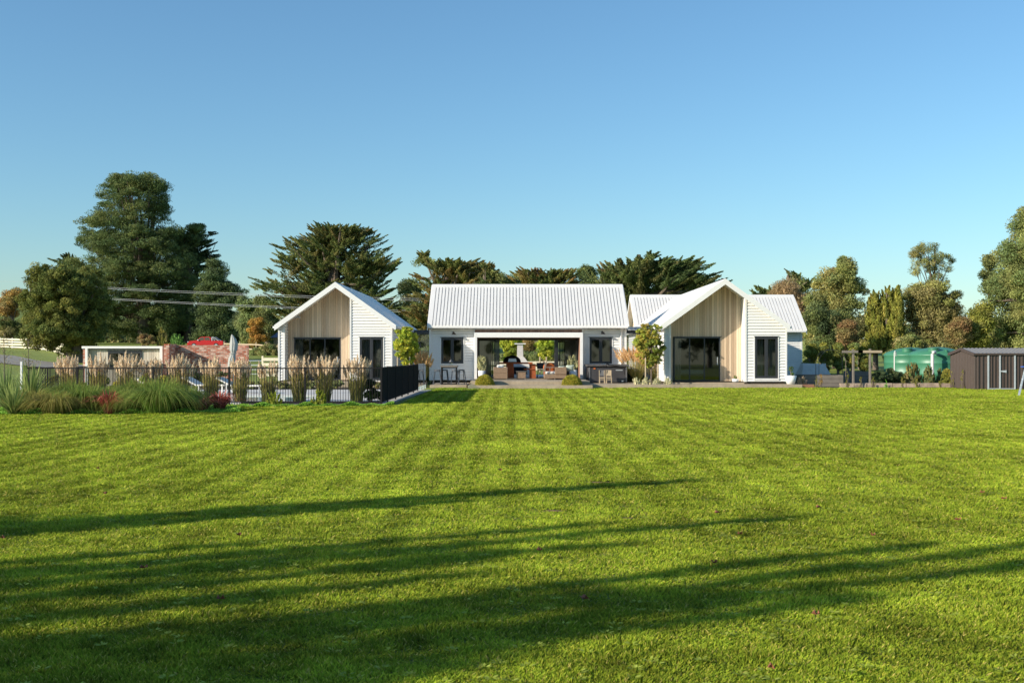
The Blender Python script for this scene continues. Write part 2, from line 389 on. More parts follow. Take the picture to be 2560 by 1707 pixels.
def gable_roof(house, s0, s1, wc, hw, ze, zr, m, rib=.19, ribh=.038, th=.10, barge=.24, capw=.22, ends=(True, True), gut=True):
    """m(s,w,z) -> world point. s along the ridge, w across from wc"""
    b = MB()
    def sec(s, t0, t1, W=hw): return [m(s,wc-W,ze+t1), m(s,wc,zr+t1), m(s,wc+W,ze+t1), m(s,wc+W,ze+t0), m(s,wc,zr+t0), m(s,wc-W,ze+t0)]
    def pr(bb, sa, sb, t0, t1, W=hw):
        A = sec(sa, t0, t1, W); B = sec(sb, t0, t1, W); n = 6
        bb.add(A+B, [(0,1,4,5),(1,2,3,4),(11,10,7,6),(10,9,8,7)]+[(i, i+n, (i+1) % n+n, (i+1) % n) for i in range(n)])
    pr(b, s0, s1, -th, 0)
    k = max(1, int(round((s1-s0-.5)/rib))); st = (s1-s0-.5)/k
    pr(b, s0+.001, s0+.232, .001, ribh, hw-.005); pr(b, s1-.232, s1-.001, .001, ribh, hw-.005)
    for i in range(k):
        s = s0+.25+i*st; pr(b, s+.028, s+st-.028, .001, ribh, hw-.005)
    b.build('roof', M['roofw'], house)
    if ends[0]: f = MB(); pr(f, s0-.035, s0-.001, -barge, .055, hw+.02); f.build('bargeboard', M['white'], house)
    if ends[1]: f = MB(); pr(f, s1+.001, s1+.035, -barge, .055, hw+.02); f.build('bargeboard', M['white'], house)
    c = MB(); g = capw; dz = (zr-ze)/hw*g
    A = [(-g, -dz), (0, 0), (g, -dz)]
    for sa, sb in [(s0+.002, s1-.002)]:
        vs = [m(s, wc+w, zr+z+ribh+.02) for s in (sa, sb) for w, z in A]+[m(s, wc+w, zr+z-.01) for s in (sa, sb) for w, z in A]
        c.add(vs, [(0,1,4,3),(1,2,5,4),(6,9,10,7),(7,10,11,8),(0,3,9,6),(2,8,11,5),(0,6,7,1),(1,7,8,2),(3,4,10,9),(4,5,11,10)])
    c.build('ridge_cap', M['roofw'], house)
    if gut:
        for sg in (-1, 1):
            q = MB(); W0 = wc+sg*(hw+.005); W1 = wc+sg*(hw+.12)
            q.prism([m(s0+.05,W0,ze-.13), m(s0+.05,W1,ze-.11), m(s0+.05,W1,ze-.005), m(s0+.05,W0,ze-.005)], Vector(m(s1-.05,W0,0))-Vector(m(s0+.05,W0,0)))
            q.build('gutter', M['white'], house)
def window(house, x0, x1, z0, z1, y, name='window', panes=2, fr=.055, handle=False, sashes=True, hood=True, mw=.05, lab=None):
    b = MB(); a, c = y-.045, y+.06
    b.box(x0, x0+fr, a, c, z0, z1); b.box(x1-fr, x1, a, c, z0, z1)
    b.box(x0+fr, x1-fr, a, c, z1-fr, z1); b.box(x0+fr, x1-fr, a, c, z0, z0+fr)
    w = (x1-x0-2*fr)/panes
    for i in range(1, panes): b.box(x0+fr+i*w-mw/2, x0+fr+i*w+mw/2, a+.004, c-.004, z0+fr, z1-fr)
    if hood: b.box(x0-.05, x1+.05, y-.085, y-.046, z1+.004, z1+.034)
    fo = b.build(name, M['dark'], house)
    if lab: fo['label'] = lab
    g = MB()
    for i in range(panes):
        u0 = x0+fr+i*w; u1 = u0+w
        if i > 0: u0 += mw/2
        if i < panes-1: u1 -= mw/2
        if sashes:
            s = MB(); k = .06; e0, e1 = y-.03, y+.03
            s.box(u0+.004,u0+k,e0,e1,z0+fr+.004,z1-fr-.004); s.box(u1-k,u1-.004,e0,e1,z0+fr+.004,z1-fr-.004)
            s.box(u0+k,u1-k,e0,e1,z1-fr-k,z1-fr-.004); s.box(u0+k,u1-k,e0,e1,z0+fr+.004,z0+fr+k)
            s.build('sash', M['dark'], fo)
        gb = MB(); gb.add([(u0,y+.01,z0+fr),(u1,y+.01,z0+fr),(u1,y+.01,z1-fr),(u0,y+.01,z1-fr)], [(0,1,2,3)])
        gb.build('pane', M['glass'], fo)
    if handle:
        h = MB(); hx = x1-fr-.10; h.box(hx-.015, hx+.015, y-.075, y-.046, z0+.85, z0+1.25)
        h.build('handle', M['steel'], fo)
    return fo
class Each:
    def __init__(s): s.b = []
    def box(s, *a): s.b.append(a)
    def build(s, name, m, parent):
        for a in s.b: MB().box(*a).build(name, m, parent)
def ident(s, w, z): return (w, s, z)               # ridge runs in depth
def alongx(s, w, z): return (s, w, z)              # ridge runs across
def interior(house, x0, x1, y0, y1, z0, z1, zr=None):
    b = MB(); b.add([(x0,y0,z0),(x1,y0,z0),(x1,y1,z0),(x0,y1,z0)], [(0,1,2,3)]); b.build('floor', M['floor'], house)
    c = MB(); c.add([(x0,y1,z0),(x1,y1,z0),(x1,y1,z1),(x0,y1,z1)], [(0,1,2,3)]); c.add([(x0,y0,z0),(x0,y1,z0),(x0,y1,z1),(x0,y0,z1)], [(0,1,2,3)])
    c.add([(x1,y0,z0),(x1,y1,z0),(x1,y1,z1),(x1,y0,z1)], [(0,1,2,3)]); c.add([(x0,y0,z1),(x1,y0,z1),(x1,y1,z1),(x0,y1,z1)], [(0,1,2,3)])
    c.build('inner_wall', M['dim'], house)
def spotlight(house, x, y, z):
    b = MB(); b.box(x-.05, x+.05, y-.02, y+.0, z-.05, z+.05); b.tube([(x,y-.02,z),(x,y-.07,z-.02)], .012)
    for s in (-1, 1): b.tube([(x+s*.09,y-.06,z+.01),(x+s*.11,y-.17,z-.05)], [.035,.05], 10)
    b.tube([(x-.09,y-.06,z),(x+.09,y-.06,z)], .012); b.build('security_light', M['steel'], house)
def gabled_wing(label, xl, xr, xrl, xrr, yr, yw, yc, yback, ze, zr, z0, cx0, cx1, nibl, slider, french, seed, right_nib_return):
    """house wing with its gable to the lawn. xl,xr wall; xrl,xrr roof edges; yr rake, yw wall, yc recessed cladding"""
    h = thing('house', label, 'house', ((xl+xr)/2, yw, 0))
    xm = (xrl+xrr)/2; hw = (xrr-xrl)/2; sl = (zr-ze)/hw
    top = lambda x: zr-sl*abs(x-xm)-.09
    zx = lambda s: (lambda z: max(xl, xm-(zr-.09-z)/sl) if s < 0 else min(xr, xm+(zr-.09-z)/sl))
    b = MB(); Pf = lambda u, z, o: (u, yw-o, z)
    boards(b, Pf, lambda z: max(zx(-1)(z), xl), lambda z: min(zx(1)(z), nibl) if zx(-1)(z) < nibl else zx(-1)(z), z0, top(nibl)-.02)
    boards(b, Pf, lambda z: cx1, lambda z: max(cx1, zx(1)(z)), z0, top(cx1), openings=[french])
    Pl = lambda u, z, o: (xl-o, u, z); Pr = lambda u, z, o: (xr+o, u, z)
    boards(b, Pl, lambda z: yw, lambda z: yback, z0, top(xl), back=False)
    boards(b, Pr, lambda z: yw, lambda z: yback, z0, top(xr), back=False)
    Pb = lambda u, z, o: (u, yback+o, z)
    boards(b, Pb, zx(-1), zx(1), z0, zr-.1, back=False)
    # returns of the recess
    Pn = lambda u, z, o: (nibl+o, u, z)
    boards(b, Pn, lambda z: yw, lambda z: yc, z0, top(nibl), back=False)
    b.build('weatherboard_wall', M['white'], h)
    q = Each()
    q.box(xl-.045, xl+.04, yw-.05, yw-.034, z0, top(xl)-.05); q.box(xl-.046, xl-.034, yw-.034, yw+.07, z0, top(xl)-.06)
    q.box(xr-.04, xr+.045, yw-.05, yw-.034, z0, top(xr)-.05); q.box(xr+.034, xr+.046, yw-.034, yw+.07, z0, top(xr)-.06)
    q.box(nibl-.06, nibl+.044, yw-.052, yw-.036, z0, top(nibl)-.03)
    q.box(cx1-.030, cx1-.002, yw-.052, yc-.02, z0, top(cx1)-.04); q.box(cx1, cx1+.06, yw-.053, yw-.036, z0, top(cx1)-.04)
    q.box(french[0]-.05, french[0]-.002, yw-.05, yw-.03, french[2], french[3]); q.box(french[1]+.002, french[1]+.05, yw-.05, yw-.03, french[2], french[3])
    q.box(french[0]-.05, french[1]+.05, yw-.07, yw-.02, french[2]-.09, french[2]-.012)
    q.build('corner_board', M['white'], h)
    c = MB(); Pc = lambda u, z, o: (u, yc-o, z)
    cedar(c, Pc, cx0, cx1-.032, z0+.02, lambda x: top(x)-.0, openings=[slider], seed=seed); c.build('timber_cladding', M['cedar'], h)
    so = MB(); so.add([(nibl,yr+.01,top(nibl)-.015),(xm,yr+.01,zr-.115),(xm,yc,zr-.115),(nibl,yc,top(nibl)-.015)], [(0,1,2,3)])
    so.add([(xm,yr+.01,zr-.115),(cx1,yr+.01,top(cx1)-.015),(cx1,yc,top(cx1)-.015),(xm,yc,zr-.115)], [(0,1,2,3)]); so.build('soffit', M['white'], h)
    gable_roof(h, yr, yback+.15, xm, hw, ze, zr, ident, rib=.19)
    window(h, *slider, yc, name='sliding_door', panes=3, handle=True, sashes=False)
    window(h, *french, yw, name='french_door', panes=2, handle=False)
    def drape(x0, x1, y, z1):
        cu = MB(); k = int((x1-x0)/.05); pts = [(x0+(x1-x0)*i/k, y+.03*math.sin(i*1.9)) for i in range(k+1)]
        cu.add([(px_, py_, zz_) for px_, py_ in pts for zz_ in (z0+.06, z1)], [(2*i,2*i+2,2*i+3,2*i+1) for i in range(k)]); cu.build('curtain', M['curtain'], h)
    drape(french[0]+.02, french[0]+.50, yw+.30, french[3]); drape(french[1]-.50, french[1]-.02, yw+.30, french[3]); drape(slider[0]-.1, slider[0]+.42, yc+.30, slider[3])
    fo = MB(); fo.box(xl+.05, xr-.05, yw+.06, yback-.06, -.1, z0-.004); fo.build('foundation', M['soil'], h)
    interior(h, nibl+.02, xr-.14, yc+.16, yc+6, z0+.02, 2.75)
    spotlight(h, cx0+.55, yc-.02, top(cx0+.55)-.10)
    return h
hl = gabled_wing('white gabled house by the pool, leftmost of the three, with a tan timber recess',
    -12.35, -6.39, -12.5, -6.13, 59.0, 59.4, 60.3, 74.0, 3.18, 5.45, .30, -12.05, -8.57, -12.08,
    (-11.72,-9.22,.31,2.57), (-8.07,-6.83,.31,2.59), 3, True)
hr = gabled_wing('white gabled house on the right with a tan timber recess and a crosswise wing behind',
    7.87, 14.09, 7.61, 14.18, 57.2, 57.6, 58.5, 75.3, 3.12, 5.50, .28, 8.14, 12.0, 8.12,
    (8.45,10.87,.30,2.58), (12.48,13.67,.46,2.59), 5, True)
# the crosswise wing behind the right gable, joined to it
b = MB()
boards(b, lambda u,z,o: (u, 73.0-o, z), lambda z: 14.1, lambda z: 18.86, .3, 3.15, back=False)
rg = lambda z: (75.75-(5.6-z)/.7, 75.75+(5.6-z)/.7)
boards(b, lambda u,z,o: (18.86+o, u, z), lambda z: max(73.0, rg(z)[0]), lambda z: min(78.4, rg(z)[1]), .3, 5.5, back=False)
b2 = MB(); boards(b2, lambda u,z,o: (u, 73.02-o, z), lambda z: 8.0, lambda z: 9.0, .3, 3.15, back=False); b2.build('weatherboard_wall', M['white'], hr)
b.box(18.80, 18.91, 72.95, 72.965, .3, 3.1)
b.build('weatherboard_wall', M['white'], hr)
c = MB(); cedar(c, lambda u,z,o: (8.45-o, u, z), 73.0, 78.5, 3.1, lambda y: 5.5-.7*abs(y-75.75), seed=9); c.build('timber_cladding', M['cedar'], hr)
gable_roof(hr, 8.0, 19.02, 75.75, 3.4, 3.26, 5.66, alongx, rib=.21, ribh=.07)
# ---------------------------------------------------------------- central pavilion
hc = thing('house', 'long white middle house with ribbed roof and an opening that shows the yard behind', 'house', (.9, 62, 0))
XL, XR, YW, YB = -4.52, 6.28, 62.0, 67.8
ol, orr = (-3.92,-2.69,1.19,2.61), (3.77+.52,3.77+1.76,1.19,2.62)
b = MB(); Pf = lambda u,z,o: (u, YW-o, z)
boards(b, Pf, lambda z: XL, lambda z: -2.05, .26, 3.06, openings=[ol]); b2 = MB(); boards(b2, Pf, lambda z: 3.87, lambda z: XR, .26, 3.06, openings=[orr])
zc = 64.9; g2 = lambda z: (zc-(5.56-z)/.713, zc+(5.56-z)/.713)
for X0, sg in ((XL, -1), (XR, 1)):
    boards(b if X0 < 0 else b2, (lambda X0, sg: lambda u,z,o: (X0+sg*o, u, z))(X0, sg), lambda z: max(YW, g2(z)[0]), lambda z: min(YB, g2(z)[1]), .26, 5.5, back=False)
boards(b, lambda u,z,o: (u, YB+o, z), lambda z: XL, lambda z: -1.3, .26, 3.06, back=True); boards(b2, lambda u,z,o: (u, YB+o, z), lambda z: 3.2, lambda z: XR, .26, 3.06, back=True)
b3 = MB(); boards(b3, lambda u,z,o: (u, YB+o, z), lambda z: -1.3, lambda z: 3.2, 2.62, 3.06, back=True)
for q in (b, b2, b3): q.build('weatherboard_wall', M['white'], hc)
q = Each()
for x in (XL, XR):
    sg = 1 if x > 0 else -1
    q.box(x-.06, x+.06, YW-.055, YW-.036, .26, 3.06)
q.box(-2.13, -2.06, YW-.056, YW-.036, .4, 3.06); q.box(3.88, 3.95, YW-.056, YW-.036, .4, 3.06)
for o in (ol, orr):
    q.box(o[0]-.05, o[0]-.002, YW-.052, YW-.03, o[2], o[3]); q.box(o[1]+.002, o[1]+.05, YW-.052, YW-.03, o[2], o[3]); q.box(o[0]-.05, o[1]+.05, YW-.06, YW-.03, o[2]-.07, o[2]-.004)
q.build('corner_board', M['white'], hc)
q = MB(); q.box(XL-.06, XR+.06, YW-.08, YW-.01, 3.062, 3.10); q.build('soffit', M['white'], hc)
gable_roof(hc, XL-.10, XR+.12, zc, 3.42, 3.25, 5.66, alongx, rib=.185, ribh=.080)
# portal: white blade walls and beam, brown timber inside
q = MB(); q.box(-2.05, -1.90, 60.9, 61.94, .361, 2.88); q.box(3.70, 3.86, 60.9, 61.94, .361, 2.88); q.box(-1.899, 3.699, 60.9, 61.94, 2.61, 2.88)
q.build('portal_frame', M['white'], hc, bevel=.006)
BR = [(.22,.11,.07),(.26,.135,.085),(.19,.09,.06),(.29,.155,.10)]
c = MB(); cedar(c, lambda u,z,o: (u, 61.96-o, z), -2.04, 3.86, 2.885, lambda x: 3.055, w=.09, seed=7, cols=BR)
cedar(c, lambda u,z,o: (-1.898+o, u, z), 60.93, 62.2, .365, lambda x: 2.60, w=.12, seed=8, cols=BR)
cedar(c, lambda u,z,o: (3.698-o, u, z), 60.93, 62.2, .365, lambda x: 2.60, w=.12, seed=9, cols=BR)
c.box(-1.87, 3.67, 60.96, 62.2, 2.575, 2.605, (.22,.12,.075)); c.build('timber_cladding', M['cedar'], hc)
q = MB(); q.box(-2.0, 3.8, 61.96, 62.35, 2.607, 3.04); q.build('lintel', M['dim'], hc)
# folding doors, front and back
def doorset(x0, x1, y, z0, z1, name, n):
    w = (x1-x0)/n
    for i in range(n):
        b = MB(); a = x0+i*w+.006; c = a+w-.012; k = .055
        b.box(a,a+k,y-.025,y+.025,z0,z1); b.box(c-k,c,y-.025,y+.025,z0,z1); b.box(a+k,c-k,y-.025,y+.025,z1-k,z1); b.box(a+k,c-k,y-.025,y+.025,z0,z0+k*1.4)
        o = b.build(name, M['dark'], hc)
        MB().add([(a+k,y,z0),(c-k,y,z0),(c-k,y,z1),(a+k,y,z1)], [(0,1,2,3)]).build('pane', M['glass'], o)
doorset(-1.87, -.92, 62.3, .37, 2.50, 'folding_door', 1); doorset(2.62, 3.67, 62.3, .37, 2.50, 'folding_door', 1)
for x in (-.88, -.81, -.74, 2.38, 2.45, 2.52):     # leaves folded away, seen end on
    b = MB(); b.box(x-.022, x+.022, 61.55, 62.28, .37, 2.50); b.build('folding_door', M['dark'], hc)
q = MB(); q.box(-1.88, 3.68, 62.24, 62.36, 2.501, 2.574); q.build('door_frame', M['dark'], hc); q = MB(); q.box(-1.3, -1.24, 67.7, 67.8, .36, 2.6); q.box(3.14, 3.2, 67.7, 67.8, .36, 2.6); q.box(-1.24, 3.14, 67.7, 67.8, 2.55, 2.61)
q.build('door_frame', M['dark'], hc)
doorset(-1.22, -.75, 67.74, .37, 2.54, 'folding_door', 1); doorset(2.55, 3.12, 67.74, .37, 2.54, 'folding_door', 1)
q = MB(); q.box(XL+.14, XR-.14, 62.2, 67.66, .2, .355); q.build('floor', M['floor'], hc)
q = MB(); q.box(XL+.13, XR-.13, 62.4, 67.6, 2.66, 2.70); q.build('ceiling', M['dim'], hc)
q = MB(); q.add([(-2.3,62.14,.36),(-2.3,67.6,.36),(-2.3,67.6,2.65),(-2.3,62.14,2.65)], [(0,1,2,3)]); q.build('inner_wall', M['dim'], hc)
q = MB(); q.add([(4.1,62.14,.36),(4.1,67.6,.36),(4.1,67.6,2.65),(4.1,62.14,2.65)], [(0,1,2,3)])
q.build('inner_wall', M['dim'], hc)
q = Each(); q.box(XL+.05, -2.3, 62.05, 67.7, -.1, .25); q.box(3.95, XR-.05, 62.05, 67.7, -.1, .25); q.build('foundation', M['soil'], hc)
window(hc, *ol, YW); window(hc, *orr, YW)
def wall_lamp(x, z):
    b = MB(); b.box(x-.04,x+.04,YW-.05,YW-.034,z-.06,z+.06); b.tube([(x,YW-.05,z),(x,YW-.14,z+.10),(x+.02,YW-.26,z+.09),(x+.05,YW-.33,z+.02)], .018, 8)
    o = b.build('wall_lamp', M['black'], hc)
    MB().lathe([(.03,.06),(.05,.03),(.13,-.05),(.125,-.055),(.04,.0)], (x+.05,YW-.34,z-.02), 16).build('lamp_shade', M['black'], o)
wall_lamp(-3.25, 2.86); wall_lamp(4.98, 2.88)
for x in (6.02, ):
    q = MB(); q.tube([(x,61.60,3.10),(x,61.86,2.98),(x,61.9,2.9),(x,61.9,.2)], .04, 10); q.build('downpipe', M['white'], hc)
# low links either side
def link(x0, x1, y, z1):
    q = MB(); q.box(x0, x1, y, y+2, 3.0, z1); q.build('link_roof', M['dark'], hc)
    window(hc, x0, x1, .3, 2.99, y+.1, name='link_window', panes=1, sashes=False, hood=False)
link(-6.3, -4.6, 68.6, 3.2); link(6.35, 7.95, 66.9, 3.15)
q = MB(); q.box(6.42, 8.4, 66.7, 66.88, 3.16, 3.34); q.build('fascia', M['white'], hc)
# ---------------------------------------------------------------- furniture round the pavilion
def wall_pt(px, py, Y): return (PX(px, Y), Y, PZ(py, Y))
# bar table and stools, left of the portal
t = thing('bar_table', 'tall bar table with a pale timber top and black frame under the left pavilion window', 'table', (-3.18, 57.4, .14))
x0, x1, y0, y1 = -3.66, -2.78, 57.0, 57.85
MB().box(x0,x1,y0,y1,1.04,1.11).build('tabletop', M['wood'], t, bevel=.008)
for x in (x0+.07, x1-.07):
    for y in (y0+.07, y1-.07): MB().box(x-.025,x+.025,y-.025,y+.025,.14,1.038).build('leg', M['black'], t)
for y in (y0+.07, y1-.07):
    for za, zb in ((.16,.19),(.985,1.03)): MB().box(x0+.1, x1-.1, y-.018, y+.018, za, zb).build('crossbar', M['black'], t)
def stool():
    s = thing('bar_stool', 's', 'stool', (0,0,0), 0, 'metal stools at the bar table')
    MB().lathe([(.10,.70),(.155,.70),(.17,.72),(.165,.745),(.13,.755)], (0,0,0), 16).build('seat', M['greys'], s, smooth=True)
    for sx in (-1, 1):
        for sy in (-1, 1):
            MB().prism([(sx*.10,sy*.10,.70),(sx*.145,sy*.10,.70),(sx*.225,sy*.21,0),(sx*.19,sy*.21,0)], (0, sy*.022, 0)).build('leg', M['stool'], s)
    q = MB(); z = .24; a = .18
    for p0, p1 in (((-a,-a),(a,-a)),((a,-a),(a,a)),((a,a),(-a,a)),((-a,a),(-a,-a))): q.bar((p0[0],p0[1],z),(p1[0],p1[1],z), .03, .012)
    q.build('footrest', M['stool'], s); return s
M['stool'] = mat('stool_steel', (.10,.105,.115), .4, .05, metal=.3)
st0 = stool()
sl = ['metal stool at the front left corner of the bar table, legs splayed', 'metal stool at the front right corner of the bar table', 'metal stool tucked behind the bar table, against the wall on its left', 'metal stool behind the bar table, against the wall on its right']
for i, (x, y) in enumerate([(-3.82,57.25),(-2.92,57.2),(-3.5,58.2),(-2.62,58.1)]):
    if i == 0: st0.location = (x, y, .14); st0['label'] = sl[0]
    else: dup(st0, (x, y, .14), .1*i, sl[i])
q = thing('lantern', 'small dark lantern standing on the bar table', 'lantern', (-3.12,57.35,1.11))
MB().box(-3.21,-3.03,57.26,57.44,1.111,1.15).build('base', M['greys'], q); MB().box(-3.19,-3.05,57.28,57.42,1.151,1.30).build('glass', M['clearglass'], q)
MB().lathe([(.11,0),(.05,.09),(.015,.11),(.01,.15)], (-3.12,57.35,1.301), 4).build('cap', M['greys'], q)
# spa pool under the right window
t = thing('hot_tub', 'black hot tub with a mottled folded cover under the right pavilion window', 'hot tub', (5.1,60.6,.17))
MB().box(4.07,6.13,59.6,61.6,.171,1.03).build('cabinet', M['spa'], t, bevel=.05)
q = MB()
for x in (4.10, 6.05):
    q.box(x, x+.06, 59.565, 59.598, .2, 1.0)
q.build('corner_trim', M['greys'], t)
q = MB(); q.box(3.98,5.045,59.5,61.68,1.035,1.16); q.box(5.055,6.22,59.5,61.68,1.035,1.15); q.build('cover', M['spacov'], t, bevel=.025)
q = MB(); q.bar((5.05,59.47,1.19),(5.98,59.47,.98),.03); q.bar((5.98,59.47,.98),(5.98,59.47,.62),.03); q.bar((5.05,59.47,1.16),(5.05,59.47,1.21),.09,.05); q.build('cover_lifter', M['black'], t)
MB().box(5.52,5.88,59.57,59.597,.83,.87).build('control_panel', M['steel'], t); MB().box(4.34,4.44,59.57,59.597,.90,.97).build('badge', M['orange'], t)
MB().box(5.83,5.93,59.57,59.597,.24,.31).build('label_plate', M['potw'], t)
# two low folding chairs before it
def deckchair(col, x, lab):
    c = thing('chair', lab, 'chair', (x,58.9,.165), 0, 'pair of small timber chairs before the hot tub')
    for sx in (-.13,.13):
        for yy, zt in ((58.72,.60),(59.02,.86)): MB().box(x+sx-.017,x+sx+.017,yy-.017,yy+.017,.166,zt-.15 if yy<59 else zt).build('leg', M['stake'], c)
    q = MB()
    for z in (.35,.42): q.box(x-.112,x+.112,58.712,58.728,z,z+.03)
    q.build('stretcher', M['stake'], c)
    MB().box(x-.145,x+.145,58.70,59.03,.455,.49).build('seat', M['stake'], c)
    MB().prism([(x-.15,59.0,.56),(x+.15,59.0,.56),(x+.15,59.06,.86),(x-.15,59.06,.86)],(0,.03,0)).build('backrest', col, c)
deckchair(M['greys'], 4.73, 'small chair with a grey backrest in front of the hot tub, left of its twin'); deckchair(M['stake'], 5.09, 'small chair with a tan backrest in front of the hot tub')
# wicker suite on the deck
def wicker(name, lab, x0, x1, y0, y1, hb, arms, cushcol, cat='sofa'):
    s = thing(name, lab, cat, ((x0+x1)/2,(y0+y1)/2,.361))
    z = .361
    q = MB(); q.box(x0,x1,y0,y1,z+.06,z+.34); q.build('base', M['wicker'], s, bevel=.015)
    side, = [arms]
    if side == 'left': bx = (x0, x0+.13)
    else: bx = (x1-.13, x1)
    q = MB(); q.box(bx[0]-.003,bx[1],y0+.1,y1-.1,z+.341,z+hb); q.build('backrest', M['wicker'], s, bevel=.015)
    for a, c in ((y0-.002, y0+.11), (y1-.11, y1+.002)): MB().box(x0+.0,x1-.0,a,c,z+.342,z+hb-.02).build('arm', M['wicker'], s, bevel=.012)
    for x in (x0+.06,x1-.06):
        for y in (y0+.06,y1-.06): MB().box(x-.025,x+.025,y-.025,y+.025,z,z+.058).build('leg', M['wood'], s)
    cx0, cx1 = (bx[1]+.01, x1-.02) if side == 'left' else (x0+.02, bx[0]-.01)
    MB().box(cx0,cx1,y0+.12,y1-.12,z+.343,z+.44).build('seat_cushion', M['cushion'], s, bevel=.03)
    return s
wicker('wicker_sofa', 'brown wicker sofa seen side on at the left of the deck', PX(1234,58.8), PX(1269,58.8), 58.6, 60.5, .66, 'left', None)
s = thing('wicker_sofa', 'brown wicker sofa with open arm and white seat at the right of the deck', 'sofa', (3.45,59.4,.361))
x0, x1 = PX(1361,58.9), PX(1416,58.9); xm = x0+.55; z = .361
MB().box(x0,x1,58.7,60.5,z+.07,z+.28).build('base', M['wicker'], s, bevel=.015)
MB().box(xm,x1,58.66,58.80,z+.281,z+.66).build('arm', M['wicker'], s, bevel=.015); MB().box(x1-.13,x1-.002,58.801,60.4,z+.281,z+.66).build('backrest', M['wicker'], s, bevel=.015)
q = MB(); q.bar((x0+.03,58.72,z+.28),(x0+.03,58.72,z+.64),.05); q.bar((x0+.28,58.72,z+.28),(x0+.28,58.72,z+.64),.035); q.bar((x0,58.72,z+.65),(xm,58.72,z+.65),.05,.035); q.build('arm_frame', M['wood'], s)
MB().box(x0+.06,x1-.14,58.82,60.4,z+.282,z+.42).build('seat_cushion', M['cushion'], s, bevel=.04)
for x in (x0+.1,xm-.02,x1-.06): MB().box(x-.03,x+.03,58.72,58.78,z,z+.068).build('leg', M['wood'], s)
def pillow(x, y, z, w, h, m, lab, rz=0):
    o = thing('cushion', lab, 'cushion', (x,y,z)); q = MB(); n = 6; vs = []
    for sgn in (-1, 1):
        for j in range(n+1):
            for i in range(n+1):
                u, v = i/n*2-1, j/n*2-1; e = (1-u**4)*(1-v**4); cr = 1-.12*(1-abs(v))**1*abs(u)
                vs.append((x+u*w/2*(1-.10*(1-v*v)), y+sgn*.08*e, z+h/2+v*h/2*(1-.12*(1-u*u))))
    m0 = (n+1)**2; fs = []
    for sg in (0, 1):
        for j in range(n):
            for i in range(n):
                a = sg*m0+j*(n+1)+i; fs.append((a,a+1,a+n+2,a+n+1) if sg == 0 else (a,a+n+1,a+n+2,a+1))
    q.add(vs, fs).build('cover', m, o, smooth=True)
pillow(3.05, 59.2, .80, .44, .34, M['sage'], 'sage green cushion leaning in the right wicker sofa, nearer the white pot'); pillow(2.62, 59.6, .78, .36, .30, M['sage'], 'sage green cushion in the right wicker sofa, nearer the orange chair')
pillow(-.62, 59.3, .78, .40, .38, M['cushion'], 'pale grey cushion poking up from the left wicker sofa')
t = thing('coffee_table', 'low wicker coffee table between the two wicker sofas', 'table', (.48,59.2,.361))
MB().box(.24,.73,58.9,59.5,.43,.77).build('body', M['wicker'], t, bevel=.012); MB().box(.20,.77,58.86,59.54,.772,.80).build('top', M['wood'], t)
for x in (.28,.69):
    for y in (58.95,59.45): MB().box(x-.025,x+.025,y-.025,y+.025,.361,.428).build('leg', M['wood'], t)
# corten fire table with dark oven, dining table and chairs, orange chair
t = thing('fire_table', 'rusty steel outdoor kitchen bench with flared legs under a black oven', 'bench', (.1,62.9,.36))
MB().box(-.75,1.15,62.4,63.3,1.16,1.25).build('top', M['corten'], t); 
for x0, x1 in ((-.32,.12),(.98,1.34)): MB().prism([(x0,62.5,.361),(x1,62.5,.361),(x1-.03,62.5,1.158),(x0-.0,62.5,1.158)],(0,.7,0)).build('leg', M['corten'], t)
MB().prism([(.66,62.45,.84),(1.34,62.45,.84),(1.25,62.45,.90),(.66,62.45,.90)],(0,.8,0)).build('shelf', M['corten'], t)
t = thing('pizza_oven', 'black domed oven with a pale door on the rusty bench', 'oven', (-.02,62.8,1.25))
MB().lathe([(.50,.0),(.50,.06),(.44,.20),(.30,.32),(.12,.38),(.02,.39)], (.0,62.85,1.251), 24, sy=.8).build('dome', M['black'], t, smooth=True)
MB().prism([(-.22,62.42,1.28),(.26,62.42,1.28),(.22,62.42,1.46),(-.18,62.42,1.46)],(0,.05,0)).build('door', M['steel'], t)
t = thing('outdoor_fireplace', 'white outdoor fireplace with flared hood, tall flue and flat cap beyond the open pavilion', 'fireplace', (.55,72,.34))
def frus(q, cx, cy, z0, z1, a0, b0, a1, b1, x1=None):
    x1 = cx if x1 is None else x1
    q.add([(cx-a0,cy-b0,z0),(cx+a0,cy-b0,z0),(cx+a0,cy+b0,z0),(cx-a0,cy+b0,z0),(x1-a1,cy-b1,z1),(x1+a1,cy-b1,z1),(x1+a1,cy+b1,z1),(x1-a1,cy+b1,z1)],
        [(0,3,2,1),(4,5,6,7),(0,1,5,4),(1,2,6,5),(2,3,7,6),(3,0,4,7)])
q = MB(); frus(q, .52,72,.341,.95,.75,.4,.75,.4); frus(q, .52,72,.951,1.55,.70,.38,.25,.2); frus(q, .52,72,1.551,2.33,.2,.18,.18,.17); q.build('flue', M['conc2'] if 'conc2' in M else M['potw'], t)
MB().box(.16,.88,71.75,72.25,2.36,2.42).build('cap', M['potw'], t); MB().box(.1,.94,71.58,71.598,.45,.9).build('firebox', M['black'], t)
t = thing('dining_table', 'dark dining table inside the pavilion', 'table', (1.9,65.5,.36))
MB().box(1.0,2.6,64.9,66.1,1.08,1.12).build('tabletop', M['wood'], t)
for x in (1.1,2.5):
    for y in (65.0,66.0): MB().box(x-.04,x+.04,y-.04,y+.04,.361,1.078).build('leg', M['black'], t)
